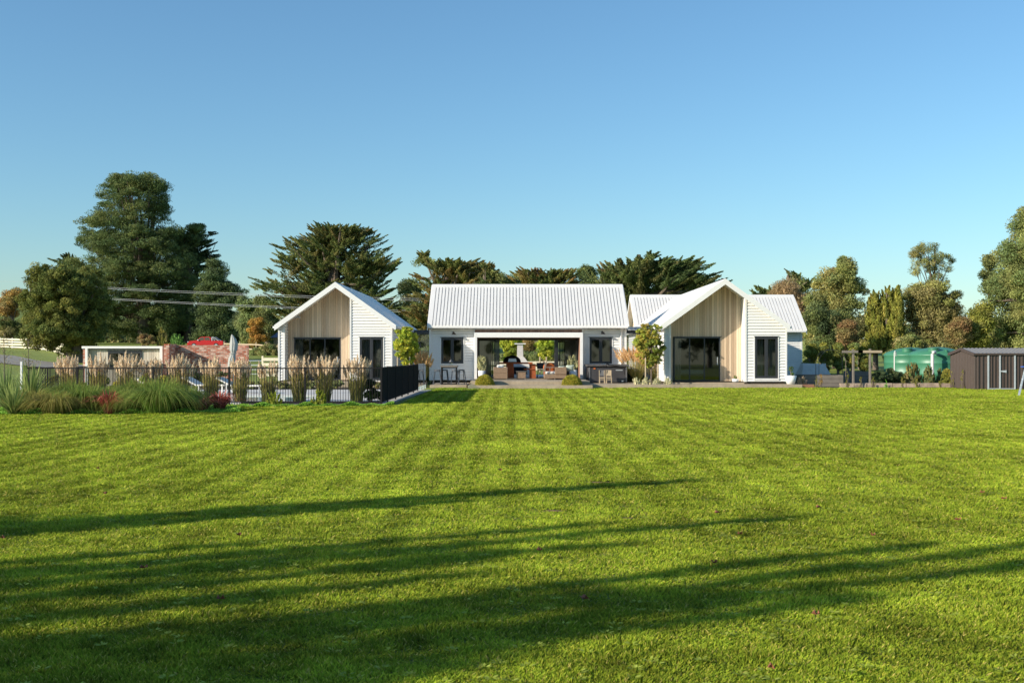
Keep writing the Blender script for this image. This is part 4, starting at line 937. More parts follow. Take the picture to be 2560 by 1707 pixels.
def crown(prof, yc, depth, n, per0, cr, leaf, cols, style='broad', seed=0, lean=0, surf=.55, aspect=.38, updir=.3, lowfill=1):
    """prof: list of (z, x0, x1) from top to bottom; returns Leaves and clump centres"""
    rng = np.random.default_rng(seed); per = int(per0*1.35); pr = sorted(prof); zs = np.array([p[0] for p in pr]); a = np.array([p[1] for p in pr]); b = np.array([p[2] for p in pr])
    zz = np.linspace(zs[0], zs[-1], 200); A = np.interp(zz, zs, a); B = np.interp(zz, zs, b); w = (B-A)+.3; mx = w.max()
    two = style in ('broad', 'pine', 'spray'); K = max(4, n//{'pine': 7, 'spray': 10}.get(style, 9)) if two else n
    k = rng.choice(200, K, p=w/w.sum()); z = zz[k]; x0 = A[k]; x1 = B[k]; hw = (x1-x0)/2
    th = rng.uniform(0, 2*math.pi, K); r = np.where(rng.random(K) < surf, rng.uniform(.8, 1, K), np.sqrt(rng.random(K))*.8)
    RS = cr*rng.uniform(1.1, 2.3, K)*(1.35 if style == 'spray' else 1) if two else cr*rng.uniform(.6, 1.35, K)
    RS = np.minimum(RS, .45*hw+.3*cr) if two else np.minimum(RS, .35*hw+.25*cr+.02)
    hx = np.maximum(hw-RS*({'spray': .55}.get(style, .95) if two else .1), hw*.05); hy = np.maximum(depth*np.sqrt(hw/mx*2)-RS, depth*.1)
    cx = (x0+x1)/2+hx*r*np.cos(th); cy = yc+hy*r*np.sin(th); zc_ = z-np.where(z+RS*.7 > zs[-1], z+RS*.7-zs[-1], 0) if two else z
    C0 = np.stack([cx, cy, zc_], 1); H_ = zs[-1]-zs[0]+1e-6; lump = pick(cols, K, rng, .16)
    if two:
        j = rng.integers(0, K, n); u0 = nrm(rng.normal(size=(n, 3))+np.array([0, 0, .45])); f0 = rng.uniform(.45, 1, (n, 1))
        C0 = C0[j]+u0*RS[j][:, None]*f0*np.array([1, 1, {'broad': .72, 'pine': .5, 'spray': .20}[style]]); sc = cr*(rng.uniform(.38, .8, n) if style != 'spray' else rng.uniform(.45, 1.0, n)); th = th[j] if style != 'spray' else np.arctan2(.6*np.sin(th[j])+u0[:, 1], .6*np.cos(th[j])+u0[:, 0]); lump = lump[j]; z = C0[:, 2]
    else: sc = RS
    top = np.clip((z-zs[0])/H_, 0, 1); th = th+(rng.uniform(-.5, .5, n) if style == 'spray' else 0)
    ccol = .5*pick(cols, n, rng, .2)+.5*lump
    lv = Leaves(); N = n*per; idx = np.repeat(np.arange(n), per); P = C0[idx]; R_ = sc[idx][:, None]; col = ccol[idx]*(1+.22*rng.normal(size=(N, 1))).clip(.45, 1.7)
    u = nrm(rng.normal(size=(N, 3)))
    if style in ('spray', 'column'):
        up = (updir*.7+.35*top+rng.uniform(-.3, .25, n)) if style == 'spray' else np.full(n, 2.6)
        out = np.stack([np.cos(th)+lean, np.sin(th)*.9, up], 1); out = nrm(out)[idx]; Ls = (sc*rng.uniform(1.0, 2.4, n))[idx][:, None]
        t = rng.random((N, 1))**.8; side = nrm(np.cross(out, u))
        lat = np.stack([side[:, 0], side[:, 1], side[:, 2]*.45], 1)
        P = P+out*Ls*(t-.85)+lat*R_*.55*(1-t)**.8*rng.random((N, 1))
        P[:, 2] += (.10*Ls*t*t)[:, 0]
        D = out+.45*rng.normal(size=(N, 3))
    elif style == 'pine':
        f = rng.uniform(.55, 1, (N, 1)); P = P+u*R_*f*np.array([1.15, 1.15, .6]); D = np.array([0, 0, .6])+1.0*rng.normal(size=(N, 3))
    else:
        f = rng.uniform(.3, 1, (N, 1))**.6; P = P+u*R_*f*np.array([1, 1, .8]); D = u*.2+.9*rng.normal(size=(N, 3))
    nbn = (u+np.array([0, 0, .25])+.45*rng.normal(size=(N, 3))) if two else (np.stack([np.cos(th)[idx], np.sin(th)[idx], np.full(N, .7)], 1)+.6*rng.normal(size=(N, 3)))
    sz = leaf*.80*rng.uniform(.5, 1.35, N); lv.add(P, D, sz, sz*aspect, col, rng, nb=nbn)
    return lv, C0
def trunk(parent, x, y, z0, z1, r, targets, rng, nl=10, name='trunk', lr=.35, fork=None):
    b = MB(); lean = rng.normal()*.03*(z1-z0)
    P = [(x, y, z0-.2), (x+lean*.2, y, z0+(z1-z0)*.3), (x+lean*.7, y, z0+(z1-z0)*.65), (x+lean, y, z1)]
    b.tube(P, [r*1.25, r*.9, r*.6, r*.2], 9)
    if len(targets):
        for i in rng.choice(len(targets), min(nl, len(targets)), replace=False):
            q = targets[i]; k = rng.uniform(.15, .75); zb = min(z0+(z1-z0)*k, max(z0+.5, q[2]-.3)); kk = (zb-z0)/(z1-z0)
            s = Vector((x+lean*kk, y, zb)); e = Vector(q); mid = s.lerp(e, .5)+Vector((0, 0, (e-s).length*.06))
            b.tube([s, mid, e], [r*lr, r*lr*.6, r*.06], 5)
    return b.build(name, M['bark'], parent)
def tree_px(name, label, prof, Y, seed, n, per, cr, leaf, cols, style='broad', depth=None, tx=None, tr=.4, ztop=None, cat='tree', grp=None, nl=12, gz=None, m='leaf', lr=.35, extra=None, **kw):
    pr = [(PZ(p[0], Y), PX(p[1], Y), PX(p[2], Y)) for p in prof]; w = max(p[2]-p[1] for p in pr)
    depth = depth or w*.38; cx = PX(tx, Y) if tx else sum((p[1]+p[2])/2 for p in pr)/len(pr); g = H(cx, Y) if gz is None else gz
    t = thing(name, label, cat, (cx, Y, g), 0, grp)
    lv, C0 = crown(pr, Y, depth, n, per, cr, leaf, cols, style, seed, **kw)
    for e in (extra or []):
        q, _ = crown([(PZ(p[0], Y), PX(p[1], Y), PX(p[2], Y)) for p in e['prof']], Y+e.get('dy', 0), e.get('depth', depth*.6), e['n'], e['per'], e.get('cr', cr), e.get('leaf', leaf), e.get('cols', cols), e.get('style', style), seed+77, **e.get('kw', {}))
        lv.V += q.V; lv.C += q.C
    lv.build('crown', M[m], t)
    rng = np.random.default_rng(seed+5); zt = ztop or max(p[0] for p in pr)*.94
    trunk(t, cx, Y, g, zt, tr, C0, rng, nl, lr=lr); return t
def ribbons(base, az, h, sp, a, b, w, segs, c0, c1, rng=None, tw=0):
    """arching blades: z = h(a t - b t^2), out = sp t^1.4"""
    n = len(base); t = np.linspace(0, 1, segs+1)[None, :]; o = sp[:, None]*t**1.4; z = h[:, None]*(a[:, None]*t-b[:, None]*t*t)
    ca, sa = np.cos(az)[:, None], np.sin(az)[:, None]
    P = np.stack([base[:, 0:1]+ca*o, base[:, 1:2]+sa*o, base[:, 2:3]+z], -1)
    ww = (w[:, None]*(1-t**2.2*.95)*.5); az2 = az+math.pi/2+tw*(rng.normal(size=n) if rng is not None else 0); s = np.stack([np.cos(az2), np.sin(az2), np.zeros(n)], -1)[:, None, :]
    V = np.stack([P-s*ww[..., None], P+s*ww[..., None]], 2)     # n,seg+1,2,3
    k = segs+1; i0 = (np.arange(n)*k*2)[:, None]+np.arange(segs)[None, :]*2
    Fc = np.stack([i0, i0+1, i0+3, i0+2], -1).reshape(-1, 4)
    C = c0[:, None, :]*(1-t[..., None])+c1[:, None, :]*t[..., None]; C = np.repeat(C[:, :, None, :], 2, 2)
    return V.reshape(-1, 3), Fc, C.reshape(-1, 3)
def join(parts):
    V = []; Fc = []; C = []; k = 0
    for v, f, c in parts: V.append(v); Fc.append(f+k); C.append(c); k += len(v)
    return np.concatenate(V), np.concatenate(Fc), np.concatenate(C)
def tuft(name, label, x, y, z, h, sp, n, w, cols, tip, seed, cat, grp=None, stiff=False, rb=.12, m='leaf', droop=1.0):
    rng = np.random.default_rng(seed); t = thing(name, label, cat, (x, y, z), 0, grp)
    az = rng.uniform(0, 2*math.pi, n); r = rb*np.sqrt(rng.random(n)); base = np.stack([x+r*np.cos(az), y+r*np.sin(az), np.full(n, z)], 1)
    q = rng.random(n); S = sp*(.08+q); hh = h*rng.uniform(.75, 1.1, n)
    if stiff: a = np.full(n, 1.15); b = .15+.3*q; hh = hh*(1.05-.45*q)
    else: a = 1.6+.9*q*droop; b = a-1+ (q*1.0*droop)*.75
    c0 = pick(cols, n, rng); c1 = pick(tip, n, rng); ww = w*rng.uniform(.7, 1.3, n)
    V, Fc, C = ribbons(base, az, hh, S, a, b, ww, 6, c0, c1, rng, .6)
    npobj('leaves', V, Fc, C, M[m], t); return t
def miscanthus(label, x, y, h, seed, n=46, spread=.5, z=.02, grp='plumed ornamental grasses', warm=0):
    rng = np.random.default_rng(seed); t = thing('ornamental_grass', label, 'ornamental grass', (x, y, z), 0, grp)
    m = 330; az = rng.uniform(0, 2*math.pi, m); r = .20*np.sqrt(rng.random(m)); base = np.stack([x+r*np.cos(az), y+r*np.sin(az), np.full(m, z)], 1); q = rng.random(m)
    g = [(.08,.105,.03),(.11,.125,.04),(.06,.085,.025),(.14,.13,.055)]
    V, Fc, C = ribbons(base, az, h*rng.uniform(.45, .85, m), spread*(.2+.75*q), 1.25+.6*q, .25+.85*q, .014*rng.uniform(.6, 1.3, m), 5, pick(g, m, rng), pick([(.24,.19,.10),(.12,.12,.04)], m, rng), rng, .8)
    az2 = rng.uniform(0, 2*math.pi, n); r = .15*np.sqrt(rng.random(n)); b2 = np.stack([x+r*np.cos(az2), y+r*np.sin(az2), np.full(n, z)], 1); q2 = rng.random(n)
    hh = h*rng.uniform(.80, 1.0, n)*(1-.10*q2); sp = spread*(.05+.9*q2)
    s = ribbons(b2, az2, hh, sp, np.full(n, 1.0), np.zeros(n), np.full(n, .009), 4, pick([(.16,.13,.06)], n, rng), pick([(.30,.22,.12)], n, rng), rng, .5)
    V, Fc, C = join([(V, Fc, C), s]); npobj('leaves', V, Fc, C, M['leaf'], t)
    lv = Leaves(); per = 190; idx = np.repeat(np.arange(n), per); u = rng.random(n*per)
    out = sp[idx]*(1+.0*u); tt = .80+.28*u; o = sp[idx]*tt**1.4; zz = z+hh[idx]*(.76+.30*u)
    P = np.stack([x+r[idx]*np.cos(az2[idx])+np.cos(az2[idx])*o, y+r[idx]*np.sin(az2[idx])+np.sin(az2[idx])*o, zz], 1)
    rad = .062*np.sin(np.clip(u*1.02+.08, 0, 1)*math.pi)**.6; P += nrm(rng.normal(size=P.shape))*rad[:, None]*rng.random((len(u), 1))
    D = np.stack([np.cos(az2[idx])*.35*spread, np.sin(az2[idx])*.35*spread, np.ones(len(u))*1.1], 1)+.4*rng.normal(size=P.shape)
    pc = [(.60,.505,.38),(.70,.60,.465),(.50,.405,.29)] if not warm else [(.58,.40,.20),(.68,.50,.28),(.48,.31,.15)]
    lv.add(P, D, .085, .020, pick(pc, len(u), rng, .12), rng); lv.build('plumes', M['plume'], t); return t
M['plume'] = mat('plume', (1.45,1.45,1.4), .8, .05, attr=True, trans=.35, spec=.1)
M['olive'] = M['leaf']
def shrub(name, label, x, y, z, rx, rz_, n, per, cr, leaf, cols, seed, cat='shrub', grp=None, ry=None, style='broad', flat=True, aspect=.42, stem=True, parent=None, partname='foliage'):
    t = parent or thing(name, label, cat, (x, y, z), 0, grp)
    pr = [(z+rz_*2*k, x-rx*math.sqrt(max(.02, 1-((2*k-1) if not flat else k)**2)), x+rx*math.sqrt(max(.02, 1-((2*k-1) if not flat else k)**2))) for k in (0.02,.15,.3,.45,.6,.75,.88,.98)]
    lv, C0 = crown(pr, y, ry or rx, n, per, cr, leaf, cols, style, seed, surf=.7, aspect=aspect, updir=.9)
    lv.build(partname, M['leaf'], t)
    if stem:
        b = MB(); rng = random.Random(seed)
        for i in range(7):
            c = C0[rng.randrange(len(C0))]; b.tube([(x+rng.uniform(-.06,.06),y,z-.03),((x+c[0])/2,(y+c[1])/2,z+(c[2]-z)*.55),tuple(c)],[.014+.02*rz_,.01+.01*rz_,.004],5)
        b.build('stem', M['bark'], t)
    return t
# colours of leaves
PINE = [(.046,.068,.030),(.060,.082,.034),(.036,.056,.026),(.075,.090,.040)]
MAC = [(.062,.084,.032),(.078,.096,.036),(.046,.066,.027),(.10,.108,.042),(.105,.088,.042)]
MACB = [(.14,.105,.042),(.10,.105,.038),(.17,.105,.05),(.08,.09,.032)]
TOT = [(.060,.074,.022),(.078,.090,.026),(.042,.056,.019),(.10,.100,.03)]
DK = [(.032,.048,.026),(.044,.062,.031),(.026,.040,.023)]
GREY = [(.10,.125,.062),(.13,.145,.07),(.08,.10,.052)]
ACA = [(.125,.135,.048),(.155,.150,.055),(.09,.105,.042),(.17,.145,.06)]
YEL = [(.13,.13,.03),(.105,.115,.026),(.16,.145,.038),(.08,.09,.024)]
OLV = [(.12,.112,.05),(.15,.135,.06),(.09,.088,.042),(.165,.14,.072)]
RED = [(.135,.075,.045),(.12,.072,.04),(.15,.10,.05),(.09,.075,.035)]
AUT = [(.20,.115,.035),(.17,.085,.03),(.22,.145,.04),(.12,.095,.035)]
BGR = [(.085,.115,.046),(.108,.128,.05),(.065,.09,.04),(.125,.13,.062)]
T = tree_px
# ---------------------------------------------------------------- background trees, left to right
T('autumn_tree','brown autumn tree on the skyline at the far left edge',[(727,18,50),(737,0,66),(752,-18,72),(775,-25,72),(795,-20,70)],175,101,80,160,1.4,.4,AUT+OLV,tr=.3)
T('shrubbery','scrubby olive bushes above the paddock fence at far left',[(795,-10,40),(808,-25,70),(830,-30,80),(852,-30,75)],172,102,70,160,1.1,.35,OLV+TOT,tr=.15,cat='shrub')
T('pine_tree','huge rounded pine, the tallest tree of the left skyline',[(433,285,378),(444,268,424),(458,245,436),(482,229,438),(522,226,446),(552,190,447),(577,176,470),(618,167,490),(659,152,517),(700,150,504),(754,163,500),(800,190,500),(835,240,470)],188,103,2600,95,1.55,.40,[(.044,.066,.028),(.062,.082,.032),(.034,.054,.024),(.088,.10,.040)],'pine',tx=357,tr=.9,nl=60,ztop=20,surf=.7,aspect=.3,
  extra=[dict(prof=[(527,470,490),(545,455,497),(575,450,497),(610,440,500)],n=40,per=150,cr=1.6,dy=3)])
T('macrocarpa_tree','ragged macrocarpa reaching out to the right of the huge pine',[(545,440,485),(556,432,500),(566,425,535),(580,420,528),(600,420,544),(632,420,556),(655,425,520),(700,440,540),(740,430,560)],194,104,230,260,2.4,.5,DK+PINE,'spray',tx=470,tr=.7,depth=7,updir=.12,lean=.5,aspect=.3,
  extra=[dict(prof=[(629,138,150),(645,140,190),(668,137,190),(690,150,200)],n=26,per=260,cr=2.6,depth=4,kw=dict(lean=-.8,updir=.2))])
T('pine_tree','smaller round headed pine at the right foot of the huge pine',[(649,522,550),(662,503,562),(690,503,573),(708,500,577),(718,495,595),(728,490,612),(745,485,622),(765,482,612),(800,480,600),(845,480,592)],182,105,700,100,1.45,.42,PINE+DK,'pine',tx=530,tr=.6,nl=30,aspect=.3)
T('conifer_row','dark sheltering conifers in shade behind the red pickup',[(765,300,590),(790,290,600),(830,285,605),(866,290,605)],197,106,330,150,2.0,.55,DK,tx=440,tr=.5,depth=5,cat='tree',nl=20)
T('totara_tree','dark olive green spreading tree behind the pool house, standing before the huge pine',[(672,86,120),(668,150,215),(684,82,262),(705,76,276),(735,58,286),(762,48,286),(795,42,284),(825,44,268),(850,70,252),(872,115,232),(882,140,215)],112,107,1150,130,.85,.28,TOT,tx=186,tr=.75,nl=40,depth=6.0,surf=.65,lr=.3)
T('grey_green_tree','grey green bushy tree left of the autumn bush, behind the parasol',[(744,600,625),(760,590,640),(790,585,655),(830,588,668),(862,590,660)],160,108,170,170,1.3,.38,GREY+BGR,tx=620,tr=.3)
T('grey_green_tree','grey green tree with open twigs between the autumn bush and the left gable',[(745,640,668),(765,630,690),(790,632,700),(830,640,705),(850,650,700)],158,109,130,170,1.2,.36,GREY+BGR+MAC,tx=668,tr=.3)
T('autumn_bush','orange and brown autumn bush above the weathered fence, left of the left gable',[(798,632,655),(812,622,668),(835,614,675),(862,616,672)],149,110,80,170,.8,.28,AUT,tx=645,tr=.15,cat='shrub')
T('bracken','dead reddish bracken and gorse on the bank just above the pool house roof',[(835,345,362),(845,330,385),(862,326,395)],92,111,50,130,.35,.16,RED+OLV,tr=.05,cat='shrub',gz=.4)
T('reed_clump','upright yellow green reeds behind the pool house, left of the green broom',[(820,402,412),(832,394,424),(862,390,430)],92,112,50,170,.35,.2,OLV+YEL,'column',tr=.04,cat='shrub',gz=.4)
T('broom_bush','fresh green broom bush just left of the red pickup',[(838,432,448),(848,424,462),(864,424,466)],95,113,50,170,.4,.2,[(.09,.16,.05),(.07,.13,.04)],'column',tr=.04,cat='shrub',gz=.4)
T('hedge_plants','rough grass and scrub on the bank behind the brick wall and fence',[(862,625,690),(880,620,700),(905,620,700)],135,114,90,140,.7,.28,OLV+BGR,tr=.05,cat='shrub')
T('macrocarpa_tree','broad spiky macrocarpa rising behind the left gable',[(547,785,815),(553,776,895),(580,763,945),(600,700,968),(620,678,981),(653,660,1001),(672,630,1003),(700,652,1006),(719,622,1020),(752,668,1026),(800,690,1030),(835,700,1030)],138,115,1900,170,1.5,.32,MAC,'spray',tx=838,tr=1.1,nl=60,surf=.6,aspect=.32,updir=.22)
T('macrocarpa_tree','spiky macrocarpa just left of the pavilion roof, with a leaning right top',[(627,1020,1036),(636,1085,1150),(650,1018,1225),(665,1110,1240),(680,1016,1252),(700,1022,1250),(740,1008,1245),(790,1005,1230),(835,1005,1230)],128,116,620,230,1.45,.34,MAC+MACB,'spray',tx=1120,tr=.8,nl=40,surf=.6,aspect=.32,updir=.3)
T('macrocarpa_tree','slim spiky macrocarpa peeping over the left half of the pavilion ridge',[(652,1224,1238),(665,1210,1245),(685,1200,1252),(710,1195,1255),(750,1195,1255)],124,117,90,230,1.5,.38,MAC,'spray',tx=1222,tr=.4,updir=.5,aspect=.32)
T('macrocarpa_tree','bronze tinged macrocarpa over the middle of the pavilion ridge',[(653,1310,1425),(665,1278,1440),(690,1262,1452),(715,1256,1462),(760,1256,1462),(800,1256,1462)],126,118,450,230,1.3,.33,MACB+MAC[:2],'spray',tx=1350,tr=.7,nl=30,aspect=.32,updir=.45)
T('macrocarpa_tree','wind swept macrocarpa with spikes reaching right, between pavilion and right gable',[(618,1505,1590),(620,1650,1742),(640,1478,1765),(660,1468,1792),(690,1462,1828),(712,1455,1812),(740,1462,1790),(800,1470,1780)],124,119,950,230,1.65,.36,MAC+PINE[:2],'spray',tx=1600,tr=.9,nl=60,surf=.62,aspect=.32,updir=.35,lean=.45)
T('macrocarpa_tree','star shaped macrocarpa top behind the right end of the right house',[(672,1968,2008),(688,1930,2030),(702,1885,2050),(725,1862,2070),(755,1850,2080),(800,1850,2080)],130,120,190,230,1.9,.42,MAC,'spray',tx=1985,tr=.6,nl=20,aspect=.32,updir=.6)
T('bare_shrub','bare brown twiggy shrub beneath the star shaped macrocarpa',[(706,1950,1990),(725,1925,2020),(755,1930,2040),(800,1935,2040)],108,121,120,150,1.2,.34,[(.17,.12,.08),(.13,.10,.06),(.20,.15,.10)],tr=.3,cat='shrub',aspect=.18,nl=40)
T('wattle_tree','loose feathery wattle with an open pointed top right of the right house',[(650,2112,2130),(665,2068,2138),(690,2048,2143),(720,2030,2163),(755,2006,2160),(800,2004,2160),(850,2008,2155),(885,2010,2155)],94,122,430,200,1.0,.28,ACA+GREY[:1],tx=2095,tr=.4,nl=50,surf=.55,aspect=.3)
T('wattle_tree','second wattle in front, darker and rounder, low beside the right house',[(775,2020,2100),(800,2012,2130),(850,2010,2140),(890,2010,2130)],86,123,160,190,.9,.24,MAC+DK,tx=2060,tr=.3)
T('cabbage_bush','red brown deciduous shrub behind the timber posts',[(806,2108,2135),(822,2096,2148),(850,2088,2152),(880,2088,2150)],82,124,90,150,.65,.2,RED+OLV[:1],tx=2120,tr=.1,cat='shrub')
for i,(pr,lab) in enumerate([([(711,2238,2246),(730,2232,2251),(765,2225,2256),(810,2220,2258),(865,2218,2258)],'tallest yellow green column conifer of the clump left of the tanks, furthest right'),([(718,2212,2224),(740,2200,2236),(790,2194,2240),(865,2190,2242)],'yellow green column conifer in the middle of the clump left of the tanks'),([(728,2182,2194),(745,2172,2206),(790,2162,2214),(865,2158,2220)],'yellow green column conifer at the left of the clump behind the timber posts')]):
    T('column_conifer',lab,pr,88+i,125+i,150,170,.75,.24,YEL,'column',tr=.2,depth=2.0,surf=.75,grp='column conifers')
T('tall_gum_tree','tall slim open crowned tree with bare lower limbs, above the tanks',[(590,2330,2344),(602,2298,2362),(618,2272,2376),(640,2259,2386),(662,2262,2400),(680,2270,2392),(698,2285,2372),(715,2305,2350)],92,130,120,110,.6,.17,ACA+GREY,tx=2334,tr=.17,nl=30,surf=.45,aspect=.28,lr=.3)
T('olive_tree','broad drab olive coloured tree below the tall open tree',[(708,2262,2290),(728,2262,2400),(745,2250,2414),(780,2246,2416),(820,2246,2412),(875,2246,2405)],89,131,400,190,.95,.26,OLV+ACA[:1],tx=2335,tr=.4,nl=30,surf=.6,aspect=.3)
T('red_shrub','rusty red autumn shrub behind the right hand tank',[(800,2395,2415),(818,2372,2425),(845,2352,2425),(880,2352,2425)],84,132,110,150,.7,.2,RED+OLV[:2],tx=2390,tr=.1,cat='shrub')
T('green_shrub','yellow green upright shrub between the red shrub and the big right tree',[(762,2448,2468),(790,2425,2480),(825,2402,2478),(880,2398,2476)],85,133,170,170,.8,.23,YEL+OLV[:1],tx=2440,tr=.15,cat='shrub')
T('big_feathery_tree','big feathery green tree at the right edge, tallest on that side',[(513,2562,2620),(545,2545,2650),(575,2522,2680),(600,2506,2700),(640,2478,2720),(660,2462,2730),(690,2455,2740),(720,2462,2740),(745,2464,2740),(775,2452,2740),(800,2460,2740),(840,2462,2740),(885,2460,2740)],86,134,900,210,1.15,.27,BGR+ACA[:2],tx=2600,tr=.6,nl=60,surf=.6,aspect=.3,depth=5)
T('wattle_tree','slim dark pine like tree leaning on the big feathery tree',[(645,2474,2484),(660,2460,2490),(682,2454,2490),(705,2462,2492),(730,2464,2490)],92,135,70,170,.7,.22,DK+ACA[:1],tx=2480,tr=.2)
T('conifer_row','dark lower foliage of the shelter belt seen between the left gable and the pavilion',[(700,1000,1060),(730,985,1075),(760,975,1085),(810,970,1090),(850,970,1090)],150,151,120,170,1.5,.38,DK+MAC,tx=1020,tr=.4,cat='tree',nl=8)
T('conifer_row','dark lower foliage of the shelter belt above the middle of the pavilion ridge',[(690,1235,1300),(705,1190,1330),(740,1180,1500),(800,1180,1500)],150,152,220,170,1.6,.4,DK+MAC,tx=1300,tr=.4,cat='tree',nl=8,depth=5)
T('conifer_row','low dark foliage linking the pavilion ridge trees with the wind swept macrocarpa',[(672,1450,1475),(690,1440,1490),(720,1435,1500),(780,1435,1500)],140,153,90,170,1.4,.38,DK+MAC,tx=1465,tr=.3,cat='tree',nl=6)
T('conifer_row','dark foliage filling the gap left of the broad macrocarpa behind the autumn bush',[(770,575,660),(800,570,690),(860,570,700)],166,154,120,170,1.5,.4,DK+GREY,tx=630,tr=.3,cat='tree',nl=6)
T('tall_hedge','green hedge mass between the wattle and the column conifers',[(800,2120,2175),(840,2110,2180),(900,2105,2180)],91,155,90,160,.8,.22,OLV+BGR,tx=2150,tr=.15,cat='hedge',nl=6)
T('tall_hedge','mixed green hedge behind the tanks',[(842,2240,2360),(860,2200,2400),(900,2190,2400)],80,156,150,150,.6,.2,OLV+YEL+BGR,tx=2290,tr=.12,cat='hedge',nl=6,depth=1.5)
# far wood closing the gaps along the ground line
rng = np.random.default_rng(55); lv = Leaves(); n = 60000
xx = rng.uniform(-85, 125, n); hh = 6+2.0*np.sin(xx*.21)+1.3*np.sin(xx*.57+1); zz = hh*rng.random(n)**.7; yy = 205+3*rng.normal(size=n)
keep = xx > -80; P = np.stack([xx, yy, zz+1.5], 1)[keep]; lv.add(P, rng.normal(size=P.shape), .9, .4, pick(DK+MAC+OLV, len(P), rng), rng)
tagp(lv.build('far_wood', M['leaf'], None, 'stuff'), 'far belt of trees along the horizon')
# pleached hedge trees right of the house
for i, (px, w) in enumerate([(2026,34),(2062,32),(2096,32),(2130,30),(2160,26)]):
    lab = ['first pleached hedge tree, next to the right house','second pleached hedge tree from the right house','third pleached hedge tree, above the raised bed','fourth pleached hedge tree, behind the left timber post','fifth pleached hedge tree, behind the right timber post'][i]
    T('hedge_tree',lab,[(860,px-w/2+3,px+w/2-3),(875,px-w/2,px+w/2),(905,px-w/2,px+w/2),(922,px-w/2+2,px+w/2-2)],69,140+i,90,150,.30,.14,YEL+BGR[:1],tx=px,tr=.09,grp='pleached hedge trees',nl=6,depth=.7)
# shrubs in front of the tanks and posts
SH = [(2196,57.9,.58,1.12,DK,'dark round shrub right of the right timber post'),(2228,58.4,.62,.98,DK+GREY[:1],'dark shrub in front of the left tank'),(2250,59.5,.5,.8,DK,'smallest dark shrub below the left tank, right of the other two'),(2281,58.3,.58,1.28,OLV+BGR[:1],'tallest olive green shrub, in front of the gap between the tanks'),
      (2322,58.2,.38,1.12,GREY+OLV[:1],'slim shrub at the foot of the white tank pipe'),(2350,58.6,.26,.95,GREY,'blue green upright shrub right of the white pipe'),(2369,57.6,.44,.92,YEL,'yellow green shrub against the left wall of the brown shed')]
for i, (px, y, rx, h, cl, lab) in enumerate(SH):
    shrub('shrub', lab, PX(px,y), y, 0, rx, h/2, 110, 150, .15, .085, cl, 160+i, style='column' if i in (3,4,5) else 'broad')
rr = random.Random(8)
SAP = [(2040,'small yellow leaved sapling beside the timber edging'),(2052,'reddish sapling beside the first, before the raised bed'),(2119,'taller mixed sapling before the left timber post'),(2152,'small yellow sapling between the two timber posts'),(2183,'small yellow sapling just right of the right timber post'),(2216,'bright green sapling before the left tank'),(2256,'yellow sapling before the join of the tanks'),(2292,'yellow sapling beneath the tallest olive shrub'),(2352,'yellow sapling left of the brown shed'),(2385,'thin rose growing against the shed side'),(2413,'second thin rose growing against the shed side, nearer the door')]
for i, (px, lab) in enumerate(SAP):
    y = 56.6 if i < 9 else [55.6,54.4][i-9]; h = [.62,.75,.85,.6,.65,.45,.6,.5,.5,.95,.95][i]
    cl = AUT if i == 1 else ([(.10,.24,.04)] if i == 5 else YEL); x = PX(px,y) - (.12 if i > 8 else 0)
    shrub('sapling', lab, x, y, 0, .13, h/2, 14, 26, .07, .055, cl, 180+i, cat='sapling', grp='saplings along the lawn edge', style='column')
# plants around the houses
def garden_tree(name, lab, px, Y, prof, cols, seed, tz, z0):
    t = T(name, lab, prof, Y, seed, 650, 40, .14, .11, cols, tx=px, tr=.035, depth=.75, gz=z0, nl=24, surf=.6, aspect=.42, lr=.5); return t
GA = [(.16,.20,.028),(.20,.22,.035),(.10,.15,.025),(.26,.25,.04)]
GB = [(.14,.16,.035),(.10,.13,.03),(.22,.17,.045),(.17,.20,.04)]
garden_tree('standard_tree','round yellow green standard tree with thin trunk right of the left house',1017,57.0,[(818,1000,1032),(830,984,1046),(855,980,1052),(880,982,1050),(900,990,1040),(915,1005,1030)],GA,201,0,.15)
garden_tree('standard_tree','dark green and yellow standard tree in front of the left corner of the right house',1628,56.9,[(810,1605,1650),(825,1586,1660),(850,1579,1664),(880,1584,1668),(900,1592,1660),(914,1612,1640)],GB,202,0,.17)
for px, y, lab, pz in ((994,56.7,'left stake of the tree beside the left house',892),(1024,56.7,'right stake of the tree beside the left house',892),(1614,56.6,'left stake of the tree before the right house',884),(1645,56.6,'right stake of the tree before the right house',884)):
    o = MB().tube([(PX(px,y),y,.0),(PX(px,y),y,PZ(pz,y))],.035,8).build('tree_stake', M['stake']); tagp(o, lab, 'stake', 'stakes of the young trees')
o = MB().bar((PX(1613,56.5),56.53,PZ(912,56.5)),(PX(1647,56.5),56.53,PZ(900,56.5)),.05,.01).build('tree_tie', M['black']); tagp(o,'dark strap tying the tree before the right house to its stakes','strap')
LAV = [(.30,.30,.25),(.24,.25,.19),(.38,.37,.32)]
for i, px in enumerate((1590,1616,1642,1671)):
    lab = ['silvery lavender cushion at the left end of the row','second silvery lavender cushion, at the left stake','third silvery lavender cushion, at the right stake','silvery lavender cushion in front of the right house corner'][i]
    shrub('lavender', lab, PX(px,56.5), 56.5, .17, .26, .17, 40, 90, .12, .06, LAV, 210+i, grp='lavender cushions', style='column', aspect=.3)
shrub('lavender','mauve grey lavender ball right of the wide white pot', PX(2005,56.9), 56.9, .05, .33, .26, 60, 100, .14, .06, [(.24,.19,.17),(.20,.17,.13),(.30,.24,.22)], 215, style='column', aspect=.3)
BOX = [(.19,.175,.03),(.15,.15,.025),(.24,.20,.04),(.11,.12,.02)]
